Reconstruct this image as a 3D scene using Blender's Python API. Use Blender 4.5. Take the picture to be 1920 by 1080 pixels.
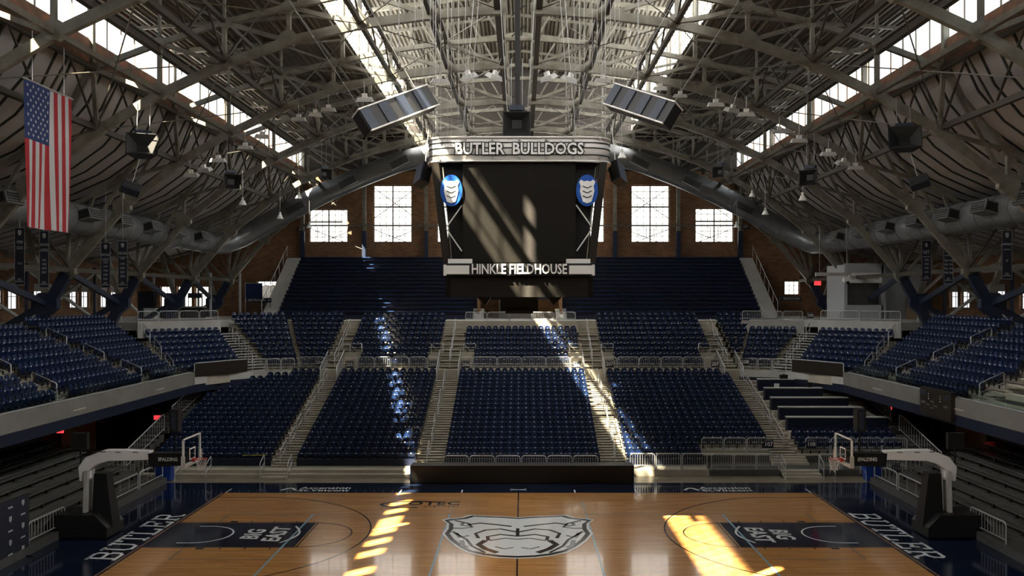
import bpy, math, random
from mathutils import Vector, Matrix
random.seed(7)
for o in list(bpy.data.objects): bpy.data.objects.remove(o, do_unlink=True)
scene = bpy.context.scene
COL = scene.collection
# ---------------------------------------------------------------- camera
FPX = 1657.0; CX, CY, CH = 0.16, -35.6, 9.5          # focal length in pixels, camera place
cam_d = bpy.data.cameras.new('camera'); cam = bpy.data.objects.new('camera', cam_d); COL.objects.link(cam)
cam_d.sensor_width = 36.0; cam_d.lens = 36.0 * FPX / 1920.0
cam.location = (CX, CY, CH); cam.rotation_euler = (math.pi/2, 0, 0)
cam_d.shift_x = -18.0/1920.0; cam_d.shift_y = 20.0/1920.0
cam_d.clip_end = 400; scene.camera = cam
# ---------------------------------------------------------------- sky, sun, exposure
w = bpy.data.worlds.new('sky'); scene.world = w; w.use_nodes = True
bg = w.node_tree.nodes['Background']; bg.inputs[0].default_value = (0.80, 0.90, 1.0, 1); bg.inputs[1].default_value = 3.0
sd = bpy.data.lights.new('sun', 'SUN'); sun = bpy.data.objects.new('sun', sd); COL.objects.link(sun)
sd.energy = 115.0; sd.angle = math.radians(0.6); sd.color = (1.0, 0.87, 0.68)
SUNDIR = Vector((0.67, 0.60, -1.0)).normalized()
sun.rotation_euler = SUNDIR.to_track_quat('-Z', 'Y').to_euler(); sun.location = (-40, -60, 60)
vs = scene.view_settings; vs.view_transform = 'Standard'; vs.look = 'None'; vs.gamma = 1.0; vs.exposure = 0.42; vs.use_curve_mapping = False

# ---------------------------------------------------------------- helpers
def D(d): return d - 35.6                        # distance from the camera -> world Y
def W(px, py, d):                                # a place seen in the photograph at distance d
    return Vector((CX + (px-978.0)*d/FPX, d-35.6, CH - (py-560.0)*d/FPX))
ORD = ['','first','second','third','fourth','fifth','sixth','seventh','eighth','ninth','tenth','eleventh','twelfth','thirteenth','fourteenth','fifteenth','sixteenth','seventeenth','eighteenth','nineteenth','twentieth','twenty-first','twenty-second','twenty-third','twenty-fourth','twenty-fifth','twenty-sixth','twenty-seventh','twenty-eighth','twenty-ninth','thirtieth']
SIDE = {-1: 'left', 1: 'right'}
def tag(o, label=None, cat=None, group=None, kind=None):
    if label: o['label'] = label
    if cat: o['category'] = cat
    if group: o['group'] = group
    if kind: o['kind'] = kind
    return o
def link(name, me, parent=None):
    o = bpy.data.objects.new(name, me); COL.objects.link(o)
    if parent: o.parent = parent
    return o
def empty(name, loc=(0,0,0), rz=0):
    o = bpy.data.objects.new(name, None); COL.objects.link(o)
    o.location = loc; o.rotation_euler = (0,0,rz); o.empty_display_size = 0.2
    return o
class MB:
    def __init__(s): s.v = []; s.f = []; s.m = []; s.sm = []
    def add(s, vs_, fs, m=0, smooth=False):
        b = len(s.v); s.v.extend([tuple(p) for p in vs_])
        for f in fs: s.f.append(tuple(b+i for i in f)); s.m.append(m); s.sm.append(smooth)
        return s
    def hexa(s, p, m=0):      # 8 points: bottom 4 ccw, top 4 ccw
        return s.add(p, [(3,2,1,0),(4,5,6,7),(0,1,5,4),(1,2,6,5),(2,3,7,6),(3,0,4,7)], m)
    def box(s, x0,x1,y0,y1,z0,z1, m=0):
        if x0>x1: x0,x1=x1,x0
        if y0>y1: y0,y1=y1,y0
        if z0>z1: z0,z1=z1,z0
        return s.hexa([(x0,y0,z0),(x1,y0,z0),(x1,y1,z0),(x0,y1,z0),(x0,y0,z1),(x1,y0,z1),(x1,y1,z1),(x0,y1,z1)], m)
    def beam(s, p, q, w_, h_, m=0, up=(0,0,1)):
        p=Vector(p); q=Vector(q); d=(q-p).normalized(); u=Vector(up)
        if abs(d.dot(u))>0.98: u=Vector((0,1,0))
        r=d.cross(u).normalized()*w_/2; t=r.cross(d).normalized()*h_/2
        return s.hexa([p-r-t,p+r-t,q+r-t,q-r-t,p-r+t,p+r+t,q+r+t,q-r+t], m)
    def tube(s, p, q, r, n=6, m=0, r2=None, cap=True):
        p=Vector(p); q=Vector(q); d=(q-p)
        if d.length<1e-6: return s
        d.normalize(); r2 = r if r2 is None else r2
        u=Vector((0,0,1)) if abs(d.z)<0.9 else Vector((1,0,0))
        a=d.cross(u).normalized(); b=a.cross(d)
        vv=[]; 
        for c,rr in ((p,r),(q,r2)):
            for i in range(n):
                t=2*math.pi*i/n; vv.append(c+a*math.cos(t)*rr+b*math.sin(t)*rr)
        ff=[(i,(i+1)%n,n+(i+1)%n,n+i) for i in range(n)]
        s.add(vv, ff, m, n>5)
        if cap: s.add(vv, [tuple(range(n))[::-1], tuple(range(n,2*n))], m)
        return s
    def path(s, pts, r, n=6, m=0):          # continuous tube through points
        pts=[Vector(p) for p in pts]; rings=[]; N=len(pts)
        a=None
        for i,p in enumerate(pts):
            d=(pts[min(i+1,N-1)]-pts[max(i-1,0)]).normalized()
            if a is None:
                u=Vector((0,0,1)) if abs(d.z)<0.9 else Vector((1,0,0)); a=d.cross(u).normalized()
            a=(a-d*a.dot(d)).normalized(); b=a.cross(d)
            rings.append([p+a*math.cos(2*math.pi*k/n)*r+b*math.sin(2*math.pi*k/n)*r for k in range(n)])
        vv=[v for rg in rings for v in rg]; ff=[]
        for i in range(N-1):
            for k in range(n): ff.append((i*n+k,i*n+(k+1)%n,(i+1)*n+(k+1)%n,(i+1)*n+k))
        s.add(vv,ff,m,True); s.add(vv,[tuple(range(n))[::-1],tuple(range((N-1)*n,N*n))],m)
        return s
    def prism(s, pts, ax, t0, t1, m=0, m2=None):    # 2D outline extruded along axis ax ('x','y','z')
        n=len(pts)
        def P(a,b,t): return {'x':(t,a,b),'y':(a,t,b),'z':(a,b,t)}[ax]
        vv=[P(a,b,t0) for a,b in pts]+[P(a,b,t1) for a,b in pts]
        s.add(vv,[(i,(i+1)%n,n+(i+1)%n,n+i) for i in range(n)],m)
        s.add(vv,[tuple(range(n))[::-1],tuple(range(n,2*n))],m if m2 is None else m2)
        return s
    def build(s, name, mats, parent=None, kind=None, label=None):
        me=bpy.data.meshes.new(name); me.from_pydata([tuple(v) for v in s.v],[],s.f)
        if not isinstance(mats,(list,tuple)): mats=[mats]
        for m in mats: me.materials.append(m)
        me.polygons.foreach_set('material_index', s.m); me.polygons.foreach_set('use_smooth', s.sm)
        me.update()
        o=link(name, me, parent)
        if kind: o['kind']=kind
        if label: o['label']=label
        return o
def lerp(a,b,t): return a+(b-a)*t
def copy_tree(o, parent=None):
    c=o.copy(); COL.objects.link(c)
    if parent: c.parent=parent
    for ch in list(o.children): copy_tree(ch, c)
    return c

# ---------------------------------------------------------------- materials
def mat(name, col, rough=0.6, metal=0.0, spec=None, noise=None, emit=None, bump=None):
    m=bpy.data.materials.new(name); m.use_nodes=True; nt=m.node_tree; b=nt.nodes['Principled BSDF']
    b.inputs['Base Color'].default_value=(*col,1); b.inputs['Roughness'].default_value=rough; b.inputs['Metallic'].default_value=metal
    if spec is not None: b.inputs['Specular IOR Level'].default_value=spec
    if noise:                                   # (scale, amount, second colour)
        sc,amt,c2=noise
        tc=nt.nodes.new('ShaderNodeTexCoord'); n=nt.nodes.new('ShaderNodeTexNoise'); n.inputs['Scale'].default_value=sc; n.inputs['Detail'].default_value=5
        r=nt.nodes.new('ShaderNodeValToRGB'); r.color_ramp.elements[0].position=0.5-amt/2; r.color_ramp.elements[1].position=0.5+amt/2
        r.color_ramp.elements[0].color=(*col,1); r.color_ramp.elements[1].color=(*c2,1)
        nt.links.new(tc.outputs['Object'],n.inputs['Vector']); nt.links.new(n.outputs['Fac'],r.inputs[0]); nt.links.new(r.outputs[0],b.inputs['Base Color'])
        if bump:
            bp=nt.nodes.new('ShaderNodeBump'); bp.inputs['Strength'].default_value=bump; nt.links.new(n.outputs['Fac'],bp.inputs['Height']); nt.links.new(bp.outputs[0],b.inputs['Normal'])
    if emit:
        b.inputs['Emission Color'].default_value=(*emit[0],1); b.inputs['Emission Strength'].default_value=emit[1]
    return m
M={}
M['truss']=mat('painted_truss_steel',(0.27,0.26,0.215),0.5,0.1,noise=(1.6,0.5,(0.13,0.12,0.09)))
M['truss2']=mat('painted_brace_steel',(0.17,0.16,0.13),0.5,0.1,noise=(3,0.5,(0.09,0.085,0.065)))
M['girder']=mat('dark_girder_steel',(0.055,0.048,0.036),0.6)
M['navysteel']=mat('navy_painted_steel',(0.012,0.022,0.05),0.45)
M['deck']=mat('corrugated_deck',(0.13,0.118,0.09),0.55,0.2,noise=(0.9,0.6,(0.10,0.085,0.06)))
M['fabric']=mat('white_ceiling_fabric',(0.42,0.40,0.39),0.9,noise=(0.35,0.7,(0.28,0.265,0.26)))
M['rib']=mat('dark_batten',(0.02,0.02,0.018),0.8)
M['sill']=mat('rusty_timber_board',(0.26,0.12,0.07),0.8,noise=(1.5,0.4,(0.10,0.07,0.05)))
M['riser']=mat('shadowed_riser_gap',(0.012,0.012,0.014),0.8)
M['conc']=mat('tier_concrete',(0.50,0.465,0.38),0.75,noise=(1.2,0.5,(0.39,0.36,0.295)))
M['fascia']=mat('dark_fascia_concrete',(0.20,0.195,0.18),0.7,noise=(0.8,0.5,(0.15,0.145,0.135)))
M['conc2']=mat('light_concrete',(0.55,0.55,0.53),0.7,noise=(0.8,0.5,(0.42,0.42,0.40)))
M['bench']=mat('grey_bench',(0.10,0.10,0.095),0.45,noise=(2,0.5,(0.07,0.07,0.065)))
M['seat']=mat('navy_seat_plastic',(0.007,0.021,0.075),0.30,0,0.6)
M['seatdark']=mat('dark_seat_bracket',(0.01,0.012,0.02),0.5)
M['white']=mat('white_paint',(0.88,0.88,0.87),0.5)
M['plate']=mat('white_number_plate',(0.85,0.85,0.85),0.4)
M['rail']=mat('galvanised_rail',(0.58,0.60,0.62),0.35,0.55)
M['navy']=mat('navy_paint',(0.007,0.012,0.032),0.45)
M['navybench']=mat('navy_bleacher',(0.006,0.011,0.034),0.4)
M['benchtop']=mat('navy_bench_lit_top',(0.022,0.045,0.12),0.25)  # lighter navy paints the lit edges and sheen of the benches
M['apron']=mat('navy_court_varnish',(0.007,0.013,0.034),0.10,0,0.5)
M['blackline']=mat('black_line_paint',(0.008,0.008,0.01),0.12)
M['blueline']=mat('pale_blue_line_paint',(0.30,0.48,0.58),0.15)
M['whiteline']=mat('white_floor_paint',(0.82,0.85,0.85),0.15)
M['greyline']=mat('grey_floor_paint',(0.16,0.18,0.18),0.15)
M['black']=mat('black_plastic',(0.010,0.010,0.011),0.5)
M['screen']=mat('led_screen_black',(0.016,0.0145,0.0125),0.75,0,0.08)
M['board']=mat('dark_board',(0.020,0.016,0.012),0.35)
M['silver']=mat('silver_fascia',(0.78,0.76,0.73),0.45,0.0)
M['chrome']=mat('bolt_metal',(0.5,0.5,0.5),0.3,0.8)
M['blue']=mat('bright_blue_sign',(0.01,0.09,0.42),0.4)
M['duct']=mat('galvanised_duct',(0.24,0.25,0.26),0.36,0.45,noise=(1.0,0.5,(0.16,0.17,0.18)))
M['red']=mat('red_paint',(0.55,0.03,0.02),0.45)
M['flagred']=mat('red_cloth',(0.30,0.012,0.018),0.85)
M['flagwhite']=mat('white_cloth',(0.42,0.43,0.45),0.85)
M['flagblue']=mat('blue_cloth',(0.012,0.028,0.11),0.85)
M['banner']=mat('banner_navy_cloth',(0.012,0.015,0.028),0.85)
M['bannertext']=mat('banner_grey_print',(0.36,0.38,0.40),0.85)
M['exit']=mat('exit_sign_red',(0.3,0.01,0.01),0.5,emit=((1.0,0.05,0.06),1.2))
M['beige']=mat('beige_panel',(0.46,0.33,0.19),0.6)
M['wallwhite']=mat('white_plaster',(0.44,0.46,0.48),0.7)
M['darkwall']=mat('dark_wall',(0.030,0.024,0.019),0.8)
M['mullion']=mat('window_mullion',(0.16,0.13,0.10),0.6)
M['cable']=mat('hoist_cable',(0.42,0.42,0.42),0.4,0.6)
M['tabletop']=mat('white_table_top',(0.60,0.60,0.58),0.4)
M['binblue']=mat('blue_bin_plastic',(0.01,0.05,0.30),0.45)
M['speaker']=mat('speaker_grey',(0.022,0.032,0.055),0.5)
M['lampglow']=mat('fluorescent_tube',(0.8,0.8,0.8),0.5,emit=((1,0.97,0.9),1.3))
M['yellow']=mat('yellow_tape',(0.45,0.42,0.02),0.5)
M['net']=mat('white_net_cord',(0.75,0.75,0.72),0.8)
M['concfloor']=mat('sealed_concrete_floor',(0.30,0.27,0.20),0.25,noise=(0.9,0.5,(0.23,0.20,0.15)))
M['green']=mat('outdoor_green',(0.2,0.3,0.08),0.9)
def glass(name, tint, tr):
    m=bpy.data.materials.new(name); m.use_nodes=True; nt=m.node_tree; nt.nodes.clear()
    o=nt.nodes.new('ShaderNodeOutputMaterial'); t=nt.nodes.new('ShaderNodeBsdfTransparent'); g=nt.nodes.new('ShaderNodeBsdfGlossy'); mx=nt.nodes.new('ShaderNodeMixShader')
    t.inputs[0].default_value=(*tint,1); g.inputs['Roughness'].default_value=0.05; mx.inputs[0].default_value=tr
    nt.links.new(t.outputs[0],mx.inputs[1]); nt.links.new(g.outputs[0],mx.inputs[2]); nt.links.new(mx.outputs[0],o.inputs[0]); return m
M['glass']=glass('clear_glass',(0.85,0.92,0.90),0.10)
def daylit(name, col, strength, through):      # pane whose emission stands in for daylight, passing sun by the through share
    m=bpy.data.materials.new(name); m.use_nodes=True; nt=m.node_tree; nt.nodes.clear()
    o=nt.nodes.new('ShaderNodeOutputMaterial'); t=nt.nodes.new('ShaderNodeBsdfTransparent'); e=nt.nodes.new('ShaderNodeEmission'); mx=nt.nodes.new('ShaderNodeMixShader')
    t.inputs[0].default_value=(0.95,0.95,0.92,1); e.inputs[0].default_value=(*col,1); e.inputs[1].default_value=strength; mx.inputs[0].default_value=1-through
    nt.links.new(t.outputs[0],mx.inputs[1]); nt.links.new(e.outputs[0],mx.inputs[2]); nt.links.new(mx.outputs[0],o.inputs[0]); return m
M['pane_inner']=daylit('inner_clerestory_pane',(1.0,0.97,0.93),18.0,0.6)
M['pane_outer']=daylit('outer_clerestory_pane',(0.96,0.98,1.0),1.3,0.7)
M['pane_sunstop']=daylit('sun_stop_outer_pane',(0.96,0.98,1.0),1.3,0.0)
M['pane_ceiling_glow']=daylit('lit_ceiling_glow_pane',(1.0,0.97,0.93),14.0,0.0)
M['pane_end']=daylit('end_window_pane',(1.0,0.96,0.88),3.0,0.0)
M['pane_side']=daylit('side_window_pane',(0.92,0.92,0.95),0.85,0.0)
def backlit():
    m=bpy.data.materials.new('backlit_cloth'); m.use_nodes=True; nt=m.node_tree; nt.nodes.clear()
    o=nt.nodes.new('ShaderNodeOutputMaterial'); t=nt.nodes.new('ShaderNodeBsdfTranslucent'); d=nt.nodes.new('ShaderNodeBsdfTransparent'); mx=nt.nodes.new('ShaderNodeMixShader')
    t.inputs[0].default_value=(0.8,0.78,0.74,1); mx.inputs[0].default_value=0.12; nt.links.new(t.outputs[0],mx.inputs[1]); nt.links.new(d.outputs[0],mx.inputs[2]); nt.links.new(mx.outputs[0],o.inputs[0]); return m
M['backlit']=backlit()
def wood():
    m=bpy.data.materials.new('maple_court'); m.use_nodes=True; nt=m.node_tree; b=nt.nodes['Principled BSDF']
    tc=nt.nodes.new('ShaderNodeTexCoord'); mp=nt.nodes.new('ShaderNodeMapping'); nt.links.new(tc.outputs['Object'],mp.inputs[0])
    br=nt.nodes.new('ShaderNodeTexBrick'); br.inputs['Scale'].default_value=1.0; br.inputs['Brick Width'].default_value=1.4; br.inputs['Row Height'].default_value=0.075
    br.inputs['Mortar Size'].default_value=0.002; br.inputs['Mortar Smooth'].default_value=0.5; br.inputs['Bias'].default_value=0.0
    br.inputs['Color1'].default_value=(0.52,0.25,0.072,1); br.inputs['Color2'].default_value=(0.68,0.355,0.115,1); br.inputs['Mortar'].default_value=(0.27,0.125,0.04,1)
    nt.links.new(mp.outputs[0],br.inputs['Vector'])
    mp2=nt.nodes.new('ShaderNodeMapping'); mp2.inputs['Scale'].default_value=(0.35,5.0,1); nt.links.new(tc.outputs['Object'],mp2.inputs[0])
    n=nt.nodes.new('ShaderNodeTexNoise'); n.inputs['Scale'].default_value=1.0; n.inputs['Detail'].default_value=6; nt.links.new(mp2.outputs[0],n.inputs['Vector'])
    mx=nt.nodes.new('ShaderNodeMixRGB'); mx.blend_type='MULTIPLY'; mx.inputs[0].default_value=0.55
    r=nt.nodes.new('ShaderNodeValToRGB'); r.color_ramp.elements[0].position=0.3; r.color_ramp.elements[1].position=0.7; r.color_ramp.elements[0].color=(0.62,0.52,0.42,1); r.color_ramp.elements[1].color=(1.1,1.05,1,1)
    nt.links.new(n.outputs['Fac'],r.inputs[0]); nt.links.new(br.outputs['Color'],mx.inputs[1]); nt.links.new(r.outputs[0],mx.inputs[2]); nt.links.new(mx.outputs[0],b.inputs['Base Color'])
    b.inputs['Roughness'].default_value=0.17; b.inputs['Specular IOR Level'].default_value=0.40; b.inputs['Coat Weight'].default_value=0.28; b.inputs['Coat Roughness'].default_value=0.05
    return m
M['wood']=wood()
def brick(name, axis):
    m=bpy.data.materials.new(name); m.use_nodes=True; nt=m.node_tree; b=nt.nodes['Principled BSDF']
    tc=nt.nodes.new('ShaderNodeTexCoord'); sp=nt.nodes.new('ShaderNodeSeparateXYZ'); cb=nt.nodes.new('ShaderNodeCombineXYZ')
    nt.links.new(tc.outputs['Object'],sp.inputs[0]); nt.links.new(sp.outputs[axis],cb.inputs[0]); nt.links.new(sp.outputs[2],cb.inputs[1])
    br=nt.nodes.new('ShaderNodeTexBrick'); br.inputs['Scale'].default_value=1.0; br.inputs['Brick Width'].default_value=0.42; br.inputs['Row Height'].default_value=0.15; br.inputs['Mortar Size'].default_value=0.012
    br.inputs['Color1'].default_value=(0.30,0.155,0.07,1); br.inputs['Color2'].default_value=(0.19,0.095,0.045,1); br.inputs['Mortar'].default_value=(0.26,0.20,0.15,1)
    nt.links.new(cb.outputs[0],br.inputs['Vector'])
    n=nt.nodes.new('ShaderNodeTexNoise'); n.inputs['Scale'].default_value=0.6; n.inputs['Detail'].default_value=5; nt.links.new(tc.outputs['Object'],n.inputs['Vector'])
    r=nt.nodes.new('ShaderNodeValToRGB'); r.color_ramp.elements[0].position=0.3; r.color_ramp.elements[1].position=0.75; r.color_ramp.elements[0].color=(0.6,0.55,0.5,1); r.color_ramp.elements[1].color=(1.2,1.15,1.1,1)
    mx=nt.nodes.new('ShaderNodeMixRGB'); mx.blend_type='MULTIPLY'; mx.inputs[0].default_value=0.8
    nt.links.new(n.outputs['Fac'],r.inputs[0]); nt.links.new(br.outputs['Color'],mx.inputs[1]); nt.links.new(r.outputs[0],mx.inputs[2]); nt.links.new(mx.outputs[0],b.inputs['Base Color'])
    b.inputs['Roughness'].default_value=0.85; return m
M['brickx']=brick('brick_end_wall',0); M['bricky']=brick('brick_side_wall',1)

def text(body, size, M4, material, parent=None, name='lettering', extrude=0.0, offset=0.0, ax='CENTER', sx=1.0, shear=0.0, spacing=1.0, line=1.0):
    cu=bpy.data.curves.new(name,'FONT'); cu.body=body; cu.size=size; cu.align_x=ax; cu.align_y='CENTER'; cu.extrude=extrude; cu.offset=offset
    cu.shear=shear; cu.space_character=spacing; cu.space_line=line; cu.resolution_u=2
    t=bpy.data.objects.new('tmp',cu); COL.objects.link(t)
    bpy.context.view_layer.update()
    me=bpy.data.meshes.new_from_object(t.evaluated_get(bpy.context.evaluated_depsgraph_get()))
    bpy.data.objects.remove(t,do_unlink=True)
    me.transform(Matrix.Diagonal((sx,1,1,1)) if sx!=1 else Matrix()); me.transform(M4)
    me.materials.clear(); me.materials.append(material)
    return link(name,me,parent)
def frame4(o, xdir, ydir):                    # matrix from origin, text direction, text up
    x=Vector(xdir).normalized(); y=Vector(ydir).normalized(); z=x.cross(y)
    return Matrix(((x.x,y.x,z.x,o[0]),(x.y,y.y,z.y,o[1]),(x.z,y.z,z.z,o[2]),(0,0,0,1)))
# ================================================================ SETTING: shell
Y0, Y1 = D(-6), D(84)
YF = D(84.0)                                   # far brick wall
MB().box(-36.4,36.4,Y0,Y1+0.4,-0.4,-0.004).build('floor', M['concfloor'], kind='structure')
MB().box(-36.4,36.4,Y0-0.4,Y0,0,32.5).build('wall_back', M['darkwall'], kind='structure')
def wall_grid(name, us, zs, holes, ax, c0, c1, m):
    b=MB()
    for i in range(len(us)-1):
        for j in range(len(zs)-1):
            uc=(us[i]+us[i+1])/2; zc=(zs[j]+zs[j+1])/2
            if any(h[0]<uc<h[1] and h[2]<zc<h[3] for h in holes): continue
            if ax=='y': b.box(us[i],us[i+1],c0,c1,zs[j],zs[j+1])
            else: b.box(c0,c1,us[i],us[i+1],zs[j],zs[j+1])
    return b.build(name, m, kind='structure')
HOL=[]
for cx_,z1 in ((-18.2,18.0),(-12.1,20.3),(-6.05,20.3),(6.2,20.3),(12.4,20.3),(18.5,18.1)): HOL.append((cx_-1.83,cx_+1.83,14.85,z1))
HR=(25.15,26.6,9.85,11.2)                      # small bright window low on the right
HL=(-25.0,-22.9,9.7,11.2)
HC_=[(-34.2,-33.0,8.7,10.7),(-32.6,-31.2,8.7,10.7),(-30.9,-29.6,8.7,10.7)]
AH=HOL+[HR,HL]+HC_
us=sorted(set([-36.4,36.4]+[h[0] for h in AH]+[h[1] for h in AH])); zs=sorted(set([0,32.5]+[h[2] for h in AH]+[h[3] for h in AH]))
wall_grid('wall_far',us,zs,AH,'y',YF,YF+0.4,M['brickx'])
MB().box(-21,21,YF-0.12,YF-0.02,21.6,32).build('trim_5',M['darkwall'],kind='structure')
def window(n, ax, c, u0,u1,z0,z1, nu, nz, pane, out=1, bars=0.05, thick=(), sub=True, deep=0.06):
    """frame and mullions (one mesh) with its pane as a child"""
    b=MB()
    def bx(a0,a1,b0,b1,dd=deep):
        if ax=='y': b.box(a0,a1,c-dd,c+dd,b0,b1)
        else: b.box(c-dd,c+dd,a0,a1,b0,b1)
    bx(u0,u1,z0,z0+0.09); bx(u0,u1,z1-0.09,z1); bx(u0,u0+0.09,z0,z1); bx(u1-0.09,u1,z0,z1)
    for i in range(1,nu):
        u=lerp(u0,u1,i/nu); t=0.06 if i in thick else bars/2; bx(u-t,u+t,z0,z1)
    for j in range(1,nz):
        z=lerp(z0,z1,j/nz); t=bars/2; bx(u0,u1,z-t,z+t)
    o=b.build('window_%d'%n, M['mullion'], kind='structure')
    p=MB()
    if ax=='y': p.box(u0,u1,c+0.02,c+0.03,z0,z1)
    else: p.box(c+0.02*out,c+0.03*out,u0,u1,z0,z1)
    p.build('window_pane',M[pane],o)
    return o,b
wn=1
for h in HOL:
    o,b=window(wn,'y',YF+0.25,h[0],h[1],h[2],h[3],6,9 if h[3]>19 else 6,'pane_end',thick=(3,)); wn+=1
    fr=MB(); uc=(h[0]+h[1])/2; zt=h[2]+ (h[3]-h[2])*0.62
    fr.box(h[0],h[1],YF+0.14,YF+0.3,zt-0.07,zt+0.07)
    for s_ in (-1,1):                           # hinged vent frames
        x0=uc+s_*0.35; x1=uc+s_*1.1
        fr.box(min(x0,x1),min(x0,x1)+0.05,YF+0.15,YF+0.22,h[2]+0.35,h[2]+1.5); fr.box(max(x0,x1)-0.05,max(x0,x1),YF+0.15,YF+0.22,h[2]+0.35,h[2]+1.5); fr.box(min(x0,x1),max(x0,x1),YF+0.15,YF+0.22,h[2]+1.45,h[2]+1.5)
    fr.build('window_vent',M['mullion'],o)
window(wn,'y',YF+0.25,*HR,3,3,'pane_end'); wn+=1
window(wn,'y',YF+0.25,*HL,3,3,'pane_end'); wn+=1
for h in HC_: window(wn,'y',YF+0.25,*h,2,2,'pane_end'); wn+=1
# side walls with pairs of sash windows
for sg in (-1,1):
    hs=[]
    for dc in (36,41.2,46.4,51.6,56.8,62,67.2,72.4,77.6):
        if sg==1 and dc>77: 
            continue
        for e in (-0.95,0.95): hs.append((D(dc+e-0.7),D(dc+e+0.7),8.7,10.6))
    us=sorted(set([Y0,Y1]+[h[0] for h in hs]+[h[1] for h in hs]))
    wall_grid('wall_'+SIDE[sg],us,[0,8.7,10.6,13.0],hs,'x',sg*36.0,sg*36.4,M['bricky'])
    for h in hs:
        o,b=window(wn,'x',sg*36.2,*h,2,2,'pane_side',out=sg,bars=0.04,deep=0.02); wn+=1
        MB().box(sg*36.1,sg*36.14,h[0],h[1],h[3]-0.55,h[3]).build('roller_blind',M['conc2'],o)
# ---- roof
INX, OUX = 10.5, 20.5
IN0, IN1 = 25.2, 29.9  # stretched so the pane glow also covers the lit deck and ceiling
OU0, OU1 = 21.9, 24.2
def corr(name, pa, pb, label=None):            # corrugated sheet from (x,z) to (x,z), ribs running away from the camera
    n=int(math.hypot(pb[0]-pa[0],pb[1]-pa[1])/0.08); vv=[]; b=MB()
    for i in range(n+1):
        t=i/n; x=lerp(pa[0],pb[0],t); z=lerp(pa[1],pb[1],t)+(0.06 if (i//2)%2 else -0.06)
        vv+=[(x,Y0,z),(x,Y1,z)]
    b.add(vv,[(2*i,2*i+1,2*i+3,2*i+2) for i in range(n)])
    vv2=[(x,y,z+0.14) for x,y,z in (vv[0],vv[1],vv[-1],vv[-2])]
    b.add(vv2,[(0,1,2,3)])
    return b.build(name,M['deck'],kind='structure')
for sg in (-1,1):
    corr('ceiling',(0,31.4),(sg*(INX+0.5),IN1+0.2))
    corr('ceiling',(sg*(INX-0.1),IN0-0.1),(sg*(OUX+0.5),OU1+0.15))
    # low wall strips above and below the glazing
    b=MB(); b.box(sg*OUX,sg*(OUX+0.25),Y0,Y1,20.75,OU0); b.box(sg*OUX,sg*(OUX+0.25),Y0,Y1,OU1,OU1+0.2)
    b.build('trim_%d'%(1 if sg<0 else 2),M['sill'],kind='structure')
    b=MB(); b.box(sg*INX,sg*(INX+0.2),Y0,Y1,IN0-0.3,IN0); b.box(sg*INX,sg*(INX+0.2),Y0,Y1,IN1,IN1+0.3)
    b.build('trim_%d'%(3 if sg<0 else 4),M['deck'],kind='structure')
    # clerestory glazing, one window per truss bay
    for kb in range(-3,7):
        da=23.1+9.7*(kb-1)+0.18; db=da+9.7-0.36
        if kb==6: db=83.9
        for X_,z0,z1,pn in ((OUX,OU0,OU1,'pane_outer'),(INX,IN0,IN1,'pane_inner')):
            ya,yb=D(da),D(db)
            b=MB(); cx=sg*(X_+0.1)
            b.box(cx-0.05,cx+0.05,ya,yb,z0,z0+0.07); b.box(cx-0.05,cx+0.05,ya,yb,z1-0.07,z1)
            nn=6 if X_==OUX else 12
            for i in range(nn+1):
                y=lerp(ya,yb,i/nn); t=0.035 if i%3==0 else 0.015; b.box(cx-0.04,cx+0.04,y-t,y+t,z0,z1)
            if X_==INX:
                for q in (0.18,0.36,0.54,0.72,0.86): z=lerp(z0,z1,q); b.box(cx-0.03,cx+0.03,ya,yb,z-0.02,z+0.02)
            o=b.build('window_%d'%wn,M['mullion'],kind='structure'); wn+=1
            if X_==INX: MB().box(cx+sg*0.02,cx+sg*0.03,ya,yb,z0,27.9).box(cx+sg*0.02,cx+sg*0.03,ya,yb,27.9,z1,1).build('window_pane',[M[pn],M['pane_ceiling_glow']],o)  # upper glow stands in for lit ceiling and keeps the sun out
            else:
                p=MB()                          # upper and some lower panes stop the sun, added to break its strip
                for i in range(12): p.box(cx+sg*0.02,cx+sg*0.03,lerp(ya,yb,i/12),lerp(ya,yb,(i+1)/12),z0,23.2,0 if (i*7+kb*5)%12<6 else 1)
                p.box(cx+sg*0.02,cx+sg*0.03,ya,yb,23.2,z1,1)
                p.build('window_pane',[M[pn],M['pane_sunstop']],o)
    # drooping fabric ceiling panels with dark battens
    prof=[(20.6,20.9),(21.4,19.2),(22.6,17.8),(24.2,16.65),(26.2,15.75),(28.8,14.95),(31.5,14.15),(34,13.4),(36.2,12.9)]
    b=MB(); step=1.385; ny=int((Y1-Y0)/step); n=len(prof)
    for j in range(ny+1):
        y=Y1-j*step
        for seg in range(4):
            pass
    vv=[]; rows=[]
    ys=[]
    for j in range(ny+1):
        for q in (0,0.25,0.5,0.75): ys.append((Y1-(j+q)*step, math.sin(math.pi*q)*0.22))
    for (y,sag) in ys:
        for (x,z) in prof: vv.append((sg*x,y,z-sag*0.8))
    ff=[]
    for j in range(len(ys)-1):
        for i in range(n-1): ff.append((j*n+i,j*n+i+1,(j+1)*n+i+1,(j+1)*n+i))
    b.add(vv,ff,0,True)
    for j in range(ny+1):
        y=Y1-j*step
        for i in range(n-1):
            p=(sg*prof[i][0],y,prof[i][1]-0.02); q=(sg*prof[i+1][0],y,prof[i+1][1]-0.02); b.beam(p,q,0.13,0.12,1)
    vv=[(sg*x,y,z+0.5) for y in (Y0,Y1) for (x,z) in prof]; b.add(vv,[(i,i+1,n+i+1,n+i) for i in range(n-1)],0)
    b.build('ceiling',[M['fabric'],M['rib']],kind='structure')

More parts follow.
